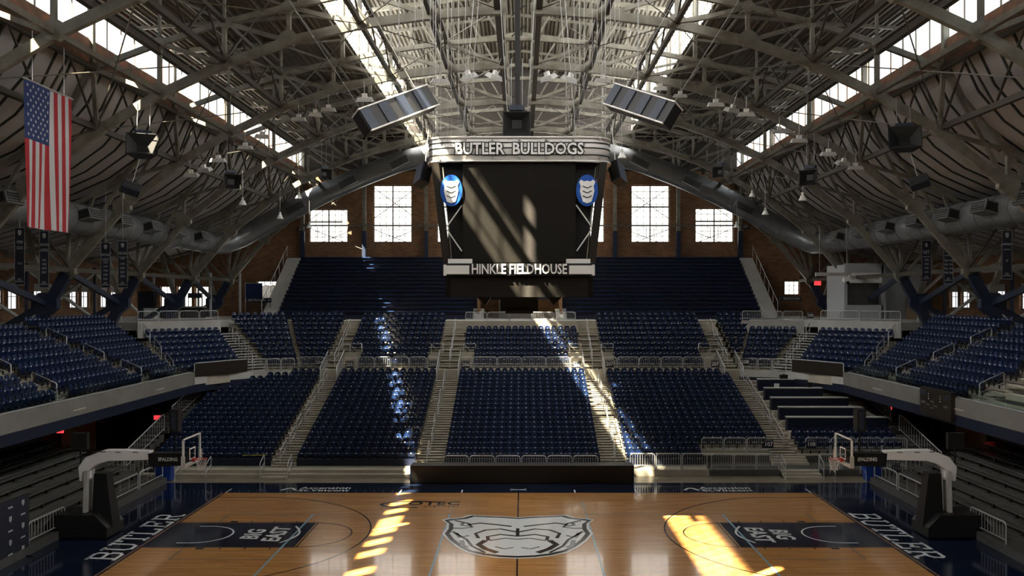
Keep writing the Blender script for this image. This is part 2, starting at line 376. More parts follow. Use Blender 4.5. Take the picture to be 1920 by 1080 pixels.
# ================================================================ COURT
MB().box(-18.1,18.1,D(24),D(45.6),-0.003,0.0).build('floor_apron',M['apron'],kind='structure')
court=MB().box(-14.33,14.33,-7.62,7.62,-0.002,0.004).build('floor_court',M['wood'],kind='structure')
def mark(name,pts,z,m,label=None):
    b=MB(); b.add([(x,y,z) for x,y in pts],[tuple(range(len(pts)))]); return b.build(name,m,court,label=label)
def strip(name,pts,w_,z,m,closed=False):
    b=MB(); N=len(pts); L=[];
    for i,(x,y) in enumerate(pts):
        a=Vector(pts[max(i-1,0)]); c=Vector(pts[min(i+1,N-1)]); d=(c-a).normalized(); nrm=Vector((-d.y,d.x))*w_/2
        L+=[(x+nrm.x,y+nrm.y,z),(x-nrm.x,y-nrm.y,z)]
    b.add(L,[(2*i,2*i+1,2*i+3,2*i+2) for i in range(N-1)]); return b.build(name,m,court)
for sg in (-1,1):
    ex=sg*14.33; lx=sg*8.54; hx=sg*12.755
    mark('painted_lane',[(ex,-1.83),(lx,-1.83),(lx,1.83),(ex,1.83)],0.006,M['apron'])
    strip('court_line',[(lx+sg*-0.09,-1.86),(lx-sg*0.09,1.86)],0.05,0.009,M['blackline'])
    for yy in (-1.9,1.9): strip('court_line',[(ex,yy),(lx,yy)],0.04,0.009,M['blackline'])
    # free throw half circle, three point line, restricted arc
    strip('free_throw_arc',[(lx-sg*1.83*math.sin(t),1.83*math.cos(t)) for t in [math.pi*i/24 for i in range(25)]],0.05,0.009,M['blackline'])
    a0=math.asin(6.6/6.75)
    strip('three_point_line',[(ex,6.6)]+[(hx-sg*6.75*math.cos(a),6.75*math.sin(a)) for a in [a0-2*a0*i/40 for i in range(41)]]+[(ex,-6.6)],0.06,0.009,M['blackline'])
    strip('restricted_arc',[(hx+sg*0.5,1.25)]+[(hx-sg*1.25*math.cos(a),1.25*math.sin(a)) for a in [math.pi/2-math.pi*i/20 for i in range(21)]]+[(hx+sg*0.5,-1.25)],0.07,0.009,M['whiteline'])
    for k in (2.1,3.0,3.95,4.9):
        for yy in (-2.02,2.02): 
            wd=0.3 if k==2.1 else 0.05
            mark('lane_mark',[(ex-sg*k,yy-0.1),(ex-sg*(k+wd),yy-0.1),(ex-sg*(k+wd),yy+0.1),(ex-sg*k,yy+0.1)],0.009,M['blackline'])
    strip('volleyball_line',[(sg*9.0,-7.6),(sg*9.0,3.3)],0.085,0.011,M['blueline'])
    strip('volleyball_line',[(sg*3.0,-7.6),(sg*3.0,3.3)],0.07,0.011,M['blueline'])
    for i in range(5): strip('volleyball_line',[(sg*3.0,3.6+i*0.45),(sg*3.0,3.8+i*0.45)],0.06,0.011,M['blueline'])
    strip('practice_line',[(sg*12.7,1.9),(sg*12.7,3.3)],0.05,0.0105,M['greyline']); strip('practice_line',[(sg*12.7,-3.4),(sg*12.7,-1.9)],0.05,0.0105,M['greyline'])
    strip('practice_line',[(sg*9.0,-3.4),(sg*12.7,-3.4)],0.05,0.0105,M['greyline'])
    # conference lettering in the lane
    text('BIG\nEAST',0.98,frame4((sg*10.15,0,0.012),(0,-sg,0),(sg,0,0)),M['whiteline'],court,'lane_lettering',offset=0.03,line=0.95,shear=0.12)
    strip('lettering_swoosh',[(sg*(9.25-0.42*math.sin(math.pi*i/10)),-1.25+2.5*i/10) for i in range(11)],0.09,0.0125,M['whiteline'])
    # sponsor lettering on the far apron
    text('Ascension\nSt.Vincent',0.62,frame4((sg*10.0+0.35,8.45,0.003),(1,0,0),(0,1,0)),M['whiteline'],court,'apron_lettering',offset=0.012,line=0.9)
    strip('sponsor_swoosh',[(sg*10-1.75+0.7*i/8,8.2+0.5*math.sin(math.pi*i/8)) for i in range(9)],0.16,0.003,M['whiteline'])
    strip('court_line',[(ex,7.65),(ex+sg*-0.0+sg*0.0,8.55)],0.07,0.004,M['whiteline'])
    strip('coaching_mark',[(sg*5.8,6.8),(sg*5.8,8.4)],0.07,0.0115,M['whiteline'])
    strip('coaching_mark',[(sg*2.78,7.7),(sg*2.78,8.3)],0.08,0.0035,M['whiteline'])
    # inner edge stripe between wood and apron
    strip('baseline_strip',[(sg*14.45,-7.6),(sg*14.45,7.6)],0.09,0.005,M['sill'])
strip('practice_line',[(-12.7,3.3),(9.0,3.3)],0.05,0.0105,M['greyline'])
strip('halfway_line',[(0,-7.6),(0,7.6)],0.06,0.0095,M['blackline'])
for s_ in (-1,1): strip('centre_cross',[(-0.4,8.35-s_*0.14),(0.4,8.35+s_*0.14)],0.07,0.0035,M['whiteline'])
# slab-serif end lettering
def stroke_letters(word, M4, m, name, parent, adv=1.15, shear=0.12):
    GL={'B':[[(0,0),(0,1)],[(-.14,1),(.5,1),(.66,.9),(.66,.64),(.5,.53),(0,.53)],[(.5,.53),(.7,.4),(.7,.12),(.52,0),(-.14,0)]],
        'U':[[(0,1),(0,.2),(.16,0),(.56,0),(.72,.2),(.72,1)],[(-.14,1),(.18,1)],[(.54,1),(.86,1)]],
        'T':[[(.36,0),(.36,1)],[(-.06,.8),(-.06,1),(.78,1),(.78,.8)],[(.18,0),(.54,0)]],
        'L':[[(0,0),(0,1)],[(-.14,1),(.2,1)],[(-.14,0),(.68,0),(.68,.26)]],
        'E':[[(0,0),(0,1)],[(-.14,1),(.66,1),(.66,.78)],[(-.14,0),(.7,0),(.7,.24)],[(0,.52),(.45,.52)],[(.45,.40),(.45,.64)]],
        'R':[[(0,0),(0,1)],[(-.14,1),(.5,1),(.66,.9),(.66,.62),(.5,.5),(0,.5)],[(.34,.5),(.66,0),(.84,0)],[(-.14,0),(.16,0)]]}
    b=MB(); x0=0
    for ch in word:
        for st in GL[ch]:
            for i in range(len(st)-1):
                a=Vector(st[i]); c=Vector(st[i+1]); d=(c-a).normalized(); wv=0.075 if abs(d.x)<0.5 else 0.065
                nrm=Vector((-d.y,d.x))*wv; e=d*0.055
                q=[a-e+nrm,a-e-nrm,c+e-nrm,c+e+nrm]
                b.add([M4@Vector(((p.x+x0)+p.y*shear,p.y*1.05,0.0002*i)) for p in q],[(0,1,2,3)])
        x0+=adv
    return b.build(name,m,parent)
for sg in (-1,1):
    stroke_letters('BUTLER',frame4((sg*14.66,sg*3.35,0.004),(0,-sg,0),(sg,0,0)),M['whiteline'],'baseline_lettering',court)
# round sponsor mark near the far sideline
text('OTEC',0.95,frame4((-3.9,5.35,0.012),(1,0,0),(0,1,0)),M['blackline'],court,'sponsor_lettering',offset=0.02,sx=0.95,spacing=1.05)
text('PARTNERS',0.28,frame4((-3.5,4.75,0.012),(1,0,0),(0,1,0)),M['blackline'],court,'sponsor_lettering',spacing=1.3)
strip('sponsor_swoosh',[(-4.5+1.5*math.cos(a)-0.3,5.15+0.62*math.sin(a)) for a in [math.pi*(0.25+1.3*i/22) for i in range(23)]],0.14,0.012,M['blackline'])
# centre emblem: plain crest of the same size and colours
CR=[(-3.28,2.35),(-3.0,1.75),(-2.95,0.9),(-3.05,0.1),(-2.75,-0.9),(-2.3,-1.9),(-1.9,-2.55),(-1.3,-3.0),(-0.7,-3.25),(0,-3.35)]
CR2=[(0.0,2.75),(-0.8,2.95),(-1.5,3.05),(-2.1,3.2),(-2.45,2.75),(-3.0,2.55)]
half=CR2+CR; outline=half+[(-x,y) for x,y in reversed(half[1:-1])]
def scaled(k,dy=0): return [(x*k,(y-0)*k+dy) for x,y in outline]
mark('centre_crest',scaled(1.0),0.0115,M['whiteline']); mark('centre_crest',scaled(0.965),0.0125,M['blackline']); mark('centre_crest',scaled(0.90),0.0135,M['whiteline'])
for sg in (-1,1):
    def cs(pts,w_,m=M['blackline'],z=0.0145): strip('crest_line',[(sg*x,y) for x,y in pts],w_,z,m)
    cs([(2.7,2.2),(2.1,1.7),(1.9,1.1),(2.3,0.9),(2.8,0.95)],0.14); cs([(0.25,1.2),(0.9,1.5),(1.6,1.75),(2.1,1.5)],0.17)
    cs([(0.0,0.3),(0.7,0.8),(1.3,0.65),(1.7,0.1),(1.55,-0.6)],0.15); cs([(0.0,-0.3),(0.7,-0.05),(1.2,-0.35),(1.15,-0.9)],0.16)
    cs([(1.25,-0.9),(1.5,-1.5),(1.2,-2.1),(0.75,-2.6)],0.26); cs([(2.65,0.4),(2.0,-0.8),(1.75,-1.7),(1.2,-2.6)],0.12)
    cs([(0.0,-0.75),(0.5,-0.6),(1.1,-0.95)],0.1); cs([(0.15,-1.9),(0.5,-2.1),(0.85,-1.8)],0.08)
    cs([(2.3,1.9),(2.35,1.4),(2.05,1.25)],0.16,M['greyline']); cs([(2.5,0.2),(2.3,-0.5),(1.95,-0.2)],0.18,M['greyline']); cs([(2.2,-0.9),(2.1,-1.6),(1.9,-1.9)],0.2,M['greyline'])
strip('crest_line',[(0,0.9),(0,-0.35)],0.14,0.0148,M['blackline'])
# ================================================================ STANDS
def bil(A,B,C,E,u,t):                           # plan point: u along the row, t from front to back row
    a=(lerp(A[0],C[0],t),lerp(A[1],C[1],t)); b=(lerp(B[0],E[0],t),lerp(B[1],E[1],t))
    return (lerp(a[0],b[0],u),lerp(a[1],b[1],u))
def tiers(name,A,B,C,E,n,z0,rise,m,lead=0.65,zb=None,half=False,clipz=None):
    """stepped platforms; A-B front row line, C-E back row line, (X, distance)"""
    b=MB()
    for i in range(n):
        t0=(i-lead)/(n-1); t1=(i+1-lead)/(n-1)+0.01; z=z0+rise*i; lo=(z-rise-0.25) if zb is None else zb
        p=[bil(A,B,C,E,0,t0),bil(A,B,C,E,1,t0),bil(A,B,C,E,1,t1),bil(A,B,C,E,0,t1)]
        P=[(x,D(d),lo) for x,d in p]+[(x,D(d),z) for x,d in p]
        if half:                                # light treads over near-black blocks, painting in the shade of open risers
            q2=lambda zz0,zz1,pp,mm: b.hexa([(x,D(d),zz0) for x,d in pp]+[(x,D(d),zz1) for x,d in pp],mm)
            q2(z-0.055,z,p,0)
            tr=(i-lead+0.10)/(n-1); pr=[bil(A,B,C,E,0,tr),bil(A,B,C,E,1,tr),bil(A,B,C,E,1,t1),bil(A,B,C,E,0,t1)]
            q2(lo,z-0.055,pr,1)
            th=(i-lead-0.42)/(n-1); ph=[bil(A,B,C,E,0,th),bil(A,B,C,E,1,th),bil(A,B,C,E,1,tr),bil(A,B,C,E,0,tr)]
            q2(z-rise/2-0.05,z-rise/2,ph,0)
            continue
        b.hexa(P)
        if half:                                # half steps of an aisle
            th=(i-lead-0.42)/(n-1)
            p=[bil(A,B,C,E,0,th),bil(A,B,C,E,1,th),bil(A,B,C,E,1,t0),bil(A,B,C,E,0,t0)]
            b.hexa([(x,D(d),z-rise/2-0.07) for x,d in p]+[(x,D(d),z-rise/2) for x,d in p])
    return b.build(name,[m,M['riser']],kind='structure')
LD,LR,LZ,LH,LN=48.6,0.645,0.35,0.198,19          # lower rows
UD,UR,UZ,UH=61.7,0.80,4.6,0.335                  # upper rows
def lowd(i): return LD+LR*i
tiers('seating_tiers',(-20.2,LD),(-0.0,LD),(-20.2,lowd(18)),(0,lowd(18)),19,LZ,LH,M['conc'])
tiers('seating_tiers',(0,LD),(10.2,LD),(0,lowd(18)),(10.2,lowd(18)),19,LZ,LH,M['conc'])
tiers('seating_tiers',(10.2,lowd(2)),(22.0,lowd(2)),(10.2,lowd(18)),(22.0,lowd(18)),17,LZ+2*LH,LH,M['conc'])
AIS=[(-13.45,-12.25),(-5.6,-4.1),(4.5,5.85),(14.25,15.6)]
AISU=[(-13.45,-12.3),(-5.6,-4.1),(4.4,5.8),(13.85,15.15)]
for k,(a,b_) in enumerate(AIS):
    s=2 if k==3 else 0
    tiers('aisle_steps',(a,lowd(s)),(b_,lowd(s)),(a,lowd(18)),(b_,lowd(18)),19-s,LZ+s*LH+0.012,LH,M['conc'],half=True)
for k,(a,b_) in enumerate(AISU):
    n=8
    tiers('aisle_steps',(a,UD),(b_,UD),(a,UD+UR*7),(b_,UD+UR*7),n,UZ+0.012,UH,M['conc'],half=True)
# front platforms on the floor
b=MB(); b.box(-20.2,-5.4,D(47.3),D(48.0),0.0,0.33); b.box(-20.2,-5.4,D(46.9),D(47.3),0,0.17); b.box(5.9,10.2,D(47.3),D(48.3),0,0.34); b.box(-5.3,5.8,D(46.3),D(48.3),0,0.36)
b.build('front_platform',M['conc'],kind='structure')
b=MB()
for a,c in ((-20.2,-13.55),(-12.15,-5.65),(-4.05,4.45),(5.95,10.1)): b.box(a,c,D(48.32),D(48.36),0.34,0.74)
b.build('front_row_panel',M['navy'],kind='structure')
b=MB(); b.box(10.2,22.0,D(47.3),D(49.5),0,0.34); b.box(10.2,22.0,D(49.45),D(49.7),0,0.72); b.build('front_platform',M['bench'],kind='structure')
for k,(a,b_) in enumerate([(-13.5,-12.2),(14.0,16.0)]):
    q=MB()
    for j in range(3): q.box(a,b_,D(46.35+j*0.32),D(47.4),0,0.11*(j+1)+0.02)
    if k: 
        for j in range(3): q.box(a,b_,D(48.6+j*0.3),D(49.6),0.34,0.34+0.12*(j+1))
    q.build('entry_steps',M['conc'],kind='structure')
# cross aisle and upper tiers
MB().box(-15.2,15.2,D(60.75),D(61.15),3.6,4.62).build('tier_front_wall',M['conc'],kind='structure')
tiers('seating_tiers',(-15.3,UD),(-4.2,UD),(-15.3,UD+UR*9),(-4.2,UD+UR*9),10,UZ,UH,M['conc'])
tiers('seating_tiers',(-4.2,UD),(4.5,UD),(-4.2,UD+UR*6),(4.5,UD+UR*6),7,UZ,UH,M['conc'])
tiers('seating_tiers',(4.5,UD),(15.4,UD),(4.5,UD+UR*9),(15.4,UD+UR*9),10,UZ,UH,M['conc'])
C2=dict(A=(-17.6,61.3),B=(-15.4,61.7),C=(-22.0,67.2),E=(-18.1,68.9))
C1=dict(A=(-21.2,54.6),B=(-18.8,59.8),C=(-25.3,59.5),E=(-21.6,63.8))
def mir(p,s): return (-p[0]*s if s==1 else p[0],p[1])
for sg in (-1,1):
    f=lambda p:(p[0]*(-sg),p[1])
    n2=10 if sg<0 else 7
    tq=(n2-1)/9
    c2C=(lerp(C2['A'][0],C2['C'][0],tq),lerp(C2['A'][1],C2['C'][1],tq)); c2E=(lerp(C2['B'][0],C2['E'][0],tq),lerp(C2['B'][1],C2['E'][1],tq))
    tiers('seating_tiers',f(C2['A']),f(C2['B']),f(c2C),f(c2E),n2,UZ,UH,M['conc'])
    tiers('seating_tiers',f(C2['B']),f((-15.2,61.7)),f(C2['E']),f((-15.2,68.9)),10,UZ,UH,M['conc'])
    tiers('seating_tiers',f(C1['A']),f(C1['B']),f(C1['C']),f(C1['E']),7,UZ,UH,M['conc'])
    tiers('aisle_steps',f(C1['B']),f(C2['A']),f((-22.2,64.5)),f((-20.9,65.7)),8,UZ+0.01,UH,M['conc2'],half=True)
    tiers('seating_tiers',f((-21.0,50.3)),f(C1['A']),f((-28.2,50.3)),f((-29.0,62.0)),10,UZ,UH,M['conc'])
    tiers('seating_tiers',f((-21.0,22)),f((-21.0,50.3)),f((-27.4,22)),f((-27.4,50.3)),9,UZ,UH,M['conc'])
    for da in (40.6,49.65):
        tiers('aisle_steps',f((-21.0,da-0.6)),f((-21.0,da+0.6)),f((-27.4,da-0.6)),f((-27.4,da+0.6)),9,UZ+0.012,UH,M['conc'],half=True)
    # concourse slab
    pts=[(-36,61.0),(-29.3,62.6),(-26.0,60.6),(-22.0,64.9),(-23.5,67.8),(-22.0,69.5),(-22.0,84),(-36,84)]
    MB().prism([(p[0]*-sg,D(p[1])) for p in pts],'z',7.3,7.85).build('concourse_floor',M['conc2'],kind='structure')
    MB().box(sg*36,sg*28.4,D(-6),D(61.5),7.2,7.6).build('concourse_floor',M['conc2'],kind='structure')
    # parapet wall behind the corner block
    MB().beam((sg*26.2,D(60.6),7.35),(sg*22.0,D(65.0),7.35),0.18,1.15).build('parapet',M['conc2'],kind='structure')
    if sg==1: MB().beam((21.4,D(66.4),7.3),(16.9,D(67.3),7.3),0.18,1.1).build('parapet',M['conc2'],kind='structure')
    # balcony edge
    path=[(20.3,-6),(20.3,55),(19.6,57.6),(18.0,59.6),(15.2,60.85)]
    b=MB(); nv=MB()
    for i in range(len(path)-1):
        p,q=path[i],path[i+1]
        zt=4.93 if i==0 else 4.6
        b.beam((sg*p[0],D(p[1]),(4.15+zt)/2),(sg*q[0],D(q[1]),(4.15+zt)/2),0.25,zt-4.15,0 if i==0 else 1)
        nv.beam((sg*p[0],D(p[1]),3.9),(sg*q[0],D(q[1]),3.9),0.22,0.5)
    b.build('balcony_fascia',[M['fascia'],M['conc2']],kind='structure'); nv.build('balcony_fascia',M['navy'],kind='structure')
    pts=[(20.3,-6),(20.3,55),(19.6,57.6),(18.0,59.6),(15.2,60.85),(15.2,62),(22,64),(29,62),(29,-6)]
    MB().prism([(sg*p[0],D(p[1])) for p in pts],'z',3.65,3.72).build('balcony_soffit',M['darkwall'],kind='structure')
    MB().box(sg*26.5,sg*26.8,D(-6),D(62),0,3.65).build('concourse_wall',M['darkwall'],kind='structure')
    xw=20.22 if sg<0 else 22.05
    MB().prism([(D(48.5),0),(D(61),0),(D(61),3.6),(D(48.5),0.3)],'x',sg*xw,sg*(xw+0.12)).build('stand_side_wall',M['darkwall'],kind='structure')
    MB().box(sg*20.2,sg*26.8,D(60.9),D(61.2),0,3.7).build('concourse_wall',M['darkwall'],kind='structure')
    # glass guard on the balcony edge
    g=empty('glass_guard',(sg*20.32,D(40),4.93)); tag(g,'clear glass guard panels standing on the %s balcony edge'%SIDE[sg],'glass guard')
    for k in range(12):
        d0=28+k*2.2
        MB().box(-0.01,0.01,d0-40+0.04,d0-40+2.16,0.03,0.62).build('glass_panel',M['glass'],g)
    MB().box(-0.04,0.04,-12,14.6,-0.01,0.05).build('base_shoe',M['rail'],g)
b=MB(); b.box(-36,36,D(70.2),D(84),7.25,7.75); b.box(-4.3,4.5,D(67.2),D(70.3),7.25,7.7); b.build('concourse_floor',M['conc2'],kind='structure')
MB().box(-4.3,4.5,D(67.1),D(67.35),6.9,7.8).build('parapet',M['conc'],kind='structure')
for a,b_ in ((-22,-4.3),(4.5,16.0)): MB().box(a,b_,D(69.6),D(70.4),6.9,7.75).build('concourse_floor',M['conc'],kind='structure')

# ---- navy bleachers high at the back
BD,BR,BZ,BH,BN=75.0,0.555,8.46,0.353,15
b=MB()
b.box(-20.6,-3.6,D(74.7),D(83.6),7.7,8.1); b.box(3.6,20.6,D(74.7),D(83.6),7.7,8.1)
for i in range(BN):
    d0=BD+BR*i; z=BZ-0.36+BH*i
    for a,c in (((-20.6,-3.6),(3.6,20.6)) if i<5 else ((-20.6,20.6),)): b.box(a,c,D(d0-0.05),D(d0+BR),z-BH-0.1,z)
b.build('bleacher_platform',M['navybench'],kind='structure')
for i in range(BN):
    d0=BD+BR*i+0.12; z=BZ+BH*i
    for a,c,wd in (((-20.6,-3.7,'left of the portal'),(3.7,20.6,'right of the portal')) if i<5 else ((-20.6,20.6,'full width'),)):
        r=empty('bleacher_bench',((a+c)/2,D(d0+0.15),z-0.36)); L=(c-a)/2
        tag(r,'long navy bleacher bench at the back, %s row up, %s'%(ORD[i+1],wd),'bleacher','navy bleacher benches at the back')
        MB().box(-L,L,-0.14,0.14,0.30,0.36).build('seat',M['benchtop'],r)
        MB().box(-L,L,0.05,0.08,0.02,0.30).build('support',M['navybench'],r)
for sg in (-1,1):
    q=MB()
    for i in range(BN*2):
        d0=BD+BR*i/2; z=BZ-0.25+BH*i/2
        q.box(sg*20.65,sg*21.9,D(d0),D(83.8),z-0.35,z)
    q.build('aisle_steps',M['conc2'],kind='structure')
    q=MB()
    for i in range(3): q.box(sg*3.05,sg*3.95,D(74.6-i*0.0+i*0.3),D(76.5),7.75,8.2+i*0.22)
    q.build('aisle_steps',M['conc2'],kind='structure')
    r=empty('stair_rail',(sg*21.95,D(79),8)); tag(r,'dark handrail climbing beside the grey steps on the %s end of the navy bleachers'%SIDE[sg],'handrail')
    for i in range(7):
        dd=75.2+i*1.35; z=BZ-0.3+(dd-BD)/BR*BH
        MB().tube((0,dd-79,z-8),(0,dd-79,z-8+1.05),0.03).build('post',M['rail'],r)
    MB().tube((0,-3.8,BZ+0.8-8),(0,4.3,BZ+0.8-8+8.1/BR*BH),0.03).build('top_rail',M['rail'],r)
# portal under the bleachers
q=MB(); q.box(-3.6,3.6,D(79.5),D(79.7),7.7,9.8); q.box(-3.6,-3.4,D(74.8),D(79.6),7.7,9.8); q.box(3.4,3.6,D(74.8),D(79.6),7.7,9.8)
q.build('portal_wall',M['brickx'],kind='structure')
MB().box(-1.9,1.4,D(79.3),D(79.45),7.75,9.9).build('portal_panel',M['conc'],kind='structure')
MB().box(-3.6,3.6,D(76.0),D(79.3),9.72,9.8).build('portal_lintel',M['navy'],kind='structure')

# ================================================================ SEATS
def shell_mesh():
    b=MB(); nx,nz=8,6; W_=0.225
    def pt(i,j,off):
        u=i/nx*2-1; v=j/nz; x=u*W_*(1.0-0.06*v-0.16*v**4); z=0.40+0.45*v-0.10*u**4*v
        y=0.0-0.05*(1-u*u)*-1*0.9-0.02*v + off; y=0.05*(1-u*u)+0.06*v+off-0.05
        return (x,y,z)
    for off,flip in ((0,False),(0.035,True)):
        vv=[pt(i,j,off) for j in range(nz+1) for i in range(nx+1)]
        ff=[(j*(nx+1)+i,j*(nx+1)+i+1,(j+1)*(nx+1)+i+1,(j+1)*(nx+1)+i) for j in range(nz) for i in range(nx)]
        if flip: ff=[f[::-1] for f in ff]
        b.add(vv,ff,0,True)
    # rim
    e=[(i,0) for i in range(nx+1)]+[(nx,j) for j in range(1,nz+1)]+[(i,nz) for i in range(nx-1,-1,-1)]+[(0,j) for j in range(nz-1,0,-1)]
    vv=[pt(i,j,0) for i,j in e]+[pt(i,j,0.035) for i,j in e]; n=len(e)
    b.add(vv,[(k,(k+1)%n,n+(k+1)%n,n+k) for k in range(n)],0,True)
    if 0: b.add([(-0.2,-0.015,0.79),(0.2,-0.015,0.79),(0.17,0.035,0.865),(-0.17,0.035,0.865),(-0.2,0.06,0.79),(0.2,0.06,0.79)],[(0,1,2,3),(3,2,5,4),(0,3,4),(1,5,2)],0,True)
    return b
def pan_mesh():                                  # tipped-up seat pan
    b=MB(); p=[(-0.21,-0.10,0.40),(0.21,-0.10,0.40),(0.21,-0.04,0.385),(-0.21,-0.04,0.385),(-0.18,-0.19,0.66),(0.18,-0.19,0.66),(0.18,-0.13,0.675),(-0.18,-0.13,0.675)]
    b.hexa(p); b.hexa([(-0.16,-0.13,0.44),(0.16,-0.13,0.44),(0.16,-0.1,0.43),(-0.16,-0.1,0.43),(-0.13,-0.205,0.62),(0.13,-0.205,0.62),(0.13,-0.17,0.63),(-0.13,-0.17,0.63)])
    return b
def bracket_mesh():
    b=MB(); b.box(-0.238,-0.215,-0.12,0.06,0.30,0.60); b.box(0.215,0.238,-0.12,0.06,0.30,0.60); b.box(-0.238,0.238,0.0,0.05,0.22,0.30); b.box(-0.03,0.03,0.0,0.06,0.0,0.25); return b
def plate_mesh(): return MB().box(-0.034,0.034,-0.235,-0.215,0.66,0.71)  # number tag; its white also paints the bright highlight dot
SH,PN,BK,PL=shell_mesh(),pan_mesh(),bracket_mesh(),plate_mesh()
proto=empty('stadium_seat'); SH.build('backrest',M['seat'],proto); PN.build('seat',M['seat'],proto); BK.build('bracket',M['seatdark'],proto); PL.build('number_plate',M['plate'],proto)
protom=list(proto.children)
ALL=[]
def fas(X):                                      # distance of the balcony edge in front of the corner, for clipping
    a=abs(X); P=[(15.2,60.85),(18.0,59.6),(19.6,57.6),(20.3,55)]
    if a<15.2: return 99
    for (x0,d0),(x1,d1) in zip(P,P[1:]):
        if x0<=a<=x1: return lerp(d0,d1,(a-x0)/(x1-x0))
    return 50
def block(sec, rowlines, z0, rise, i0=0, clip=None, face=None):
    """rowlines: function i -> (P,Q) plan ends; seats between them"""
    for i,(P,Q) in rowlines:
        v=Vector((Q[0]-P[0],Q[1]-P[1])); L=v.length; n=int((L+0.08)/0.472)
        if n<1: continue
        u=v/L; fx,fy=(u.y,-u.x)
        # face the camera side / the court
        if face is not None:
            if fx*face[0]+fy*face[1]<0: fx,fy=-fx,-fy
        elif fy>0: fx,fy=-fx,-fy
        ang=math.atan2(fy,fx)+math.pi/2
        for k in range(n):
            s=(k+0.5)*L/n; X=P[0]+u.x*s; dd=P[1]+u.y*s
            if clip and not clip(X,dd,i): continue
            ALL.append((X,dd,z0+rise*i,ang,sec,i,k,n))
def rect(x0,x1,d0,dr,rows,xf=None):
    for i in rows:
        a,b_=(x0,x1) if xf is None else xf(i)
        if b_-a>0.4: yield i,((a,d0+dr*i),(b_,d0+dr*i))
R=range
block('outer left lower section',rect(-20,-13.55,LD,LR,R(19)),LZ,LH,clip=lambda X,d,i: d+0.45<fas(X))
block('left lower section',rect(-12.15,-5.65,LD,LR,R(19)),LZ,LH)
block('centre lower section',rect(-4.05,4.45,LD,LR,R(19)),LZ,LH)
block('right lower section',rect(0,0,LD,LR,R(19),lambda i:(5.92,10.1) if i<3 else (5.92,14.2 if i<18 else 13.7)),LZ,LH)
block('outer right lower section',rect(15.75,21.6,LD,LR,R(2,5)),LZ,LH)
block('outer left upper section',rect(0,0,UD,UR,R(10),lambda i:(-15.2-0.29*i,-13.55)),UZ,UH)
block('left upper section',rect(0,0,UD,UR,R(10),lambda i:(-11.2,-6.45) if i<3 else (-12.2,-5.7)),UZ,UH)
block('centre upper section',rect(0,0,UD,UR,R(7),lambda i:(-3.2,3.5) if i<3 else (-4.0,4.3)),UZ,UH)
block('right upper section',rect(0,0,UD,UR,R(10),lambda i:(6.7,12.8) if i<3 else (5.9,13.75)),UZ,UH)
block('the narrow wedge beside section 207',rect(0,0,UD,UR,R(10),lambda i:(15.25,15.3+0.3*i)),UZ,UH)
def quadrows(q,sg,n,nf,inset=0.08):
    for i in range(n):
        t=i/nf; P=bil(q['A'],q['B'],q['C'],q['E'],0,t); Q=bil(q['A'],q['B'],q['C'],q['E'],1,t)
        v=Vector((Q[0]-P[0],Q[1]-P[1])).normalized()*inset
        yield i,((-sg*(P[0]+v.x),P[1]+v.y),(-sg*(Q[0]-v.x),Q[1]-v.y))
S0=dict(A=(-21,31.0),B=(-21,39.95),C=(-27.4,31.0),E=(-27.4,39.95))
S1=dict(A=(-21,41.25),B=(-21,49.0),C=(-27.4,41.25),E=(-27.4,49.0))
S2=dict(A=(-21,50.3),B=(-21,53.9),C=(-28.2,50.3),E=(-28.2,60.2))
for sg in (-1,1):
    sd=SIDE[sg]; fc=(-sg*1.0,-0.35)
    if sg<0: block('left near balcony block',quadrows(S0,sg,9,8),UZ,UH,face=fc)
    block('%s middle balcony block'%sd,quadrows(S1,sg,9,8),UZ,UH,face=fc)
    block('%s far balcony block'%sd,quadrows(S2,sg,10,9),UZ,UH,face=fc)
    block('%s corner block'%sd,quadrows(C1,sg,7,6),UZ,UH,face=fc)
    block('section 208 corner block' if sg>0 else 'the left corner block beside section 204',quadrows(C2,sg,10 if sg<0 else 7,9),UZ,UH,face=(-sg*0.5,-1))
def score(s):
    X,d,z=s[0],s[1],s[2]; px=978+(X-CX)*FPX/d; py=560-(z+0.6-CH)*FPX/d
    if not(-5<px<1925 and -5<py<1085): return 1e9
    return d
ALL.sort(key=score)
near=[s for s in ALL[:300] if score(s)<1e8]; rest=[s for s in ALL[300:] if score(s)<1e8]
first=True
for (X,d,z,ang,sec,i,k,n) in near:
    if first: r=proto; first=False
    else:
        r=proto.copy(); COL.objects.link(r)
        for ch in protom: c=ch.copy(); COL.objects.link(c); c.parent=r
    r.location=(X,D(d),z); r.rotation_euler=(0,0,ang)
    k2,wd=(k,'left') if k<n/2 else (n-1-k,'right')
    if 'block' in sec: wd='near' if k<n/2 else 'far'
    tag(r,'navy seat, %s, %s row up, %s from %s end'%(sec,ORD[i+1],ORD[k2+1],wd),'stadium seat','navy tip-up seats nearest the camera')
# all the other seats, farther away
b=MB(); ms=[(SH,0),(PN,0),(BK,1),(PL,2)]
V=[];F=[];MI=[];SM=[]
for (X,d,z,ang,sec,i,k,n) in rest:
    c,s=math.cos(ang),math.sin(ang); Y=D(d)
    for mb,mi in ms:
        o=len(V); V.extend([(X+c*x-s*y,Y+s*x+c*y,z+zz) for x,y,zz in mb.v])
        F.extend([tuple(o+q for q in f) for f in mb.f]); MI.extend([mi]*len(mb.f)); SM.extend(mb.sm)
b.v=V;b.f=F;b.m=MI;b.sm=SM
so=b.build('stadium_seats',[M['seat'],M['seatdark'],M['plate']])
tag(so,'mass of navy stadium seats filling the farther sections','stadium seats',kind='stuff')
print('SEATS',len(near),len(rest))

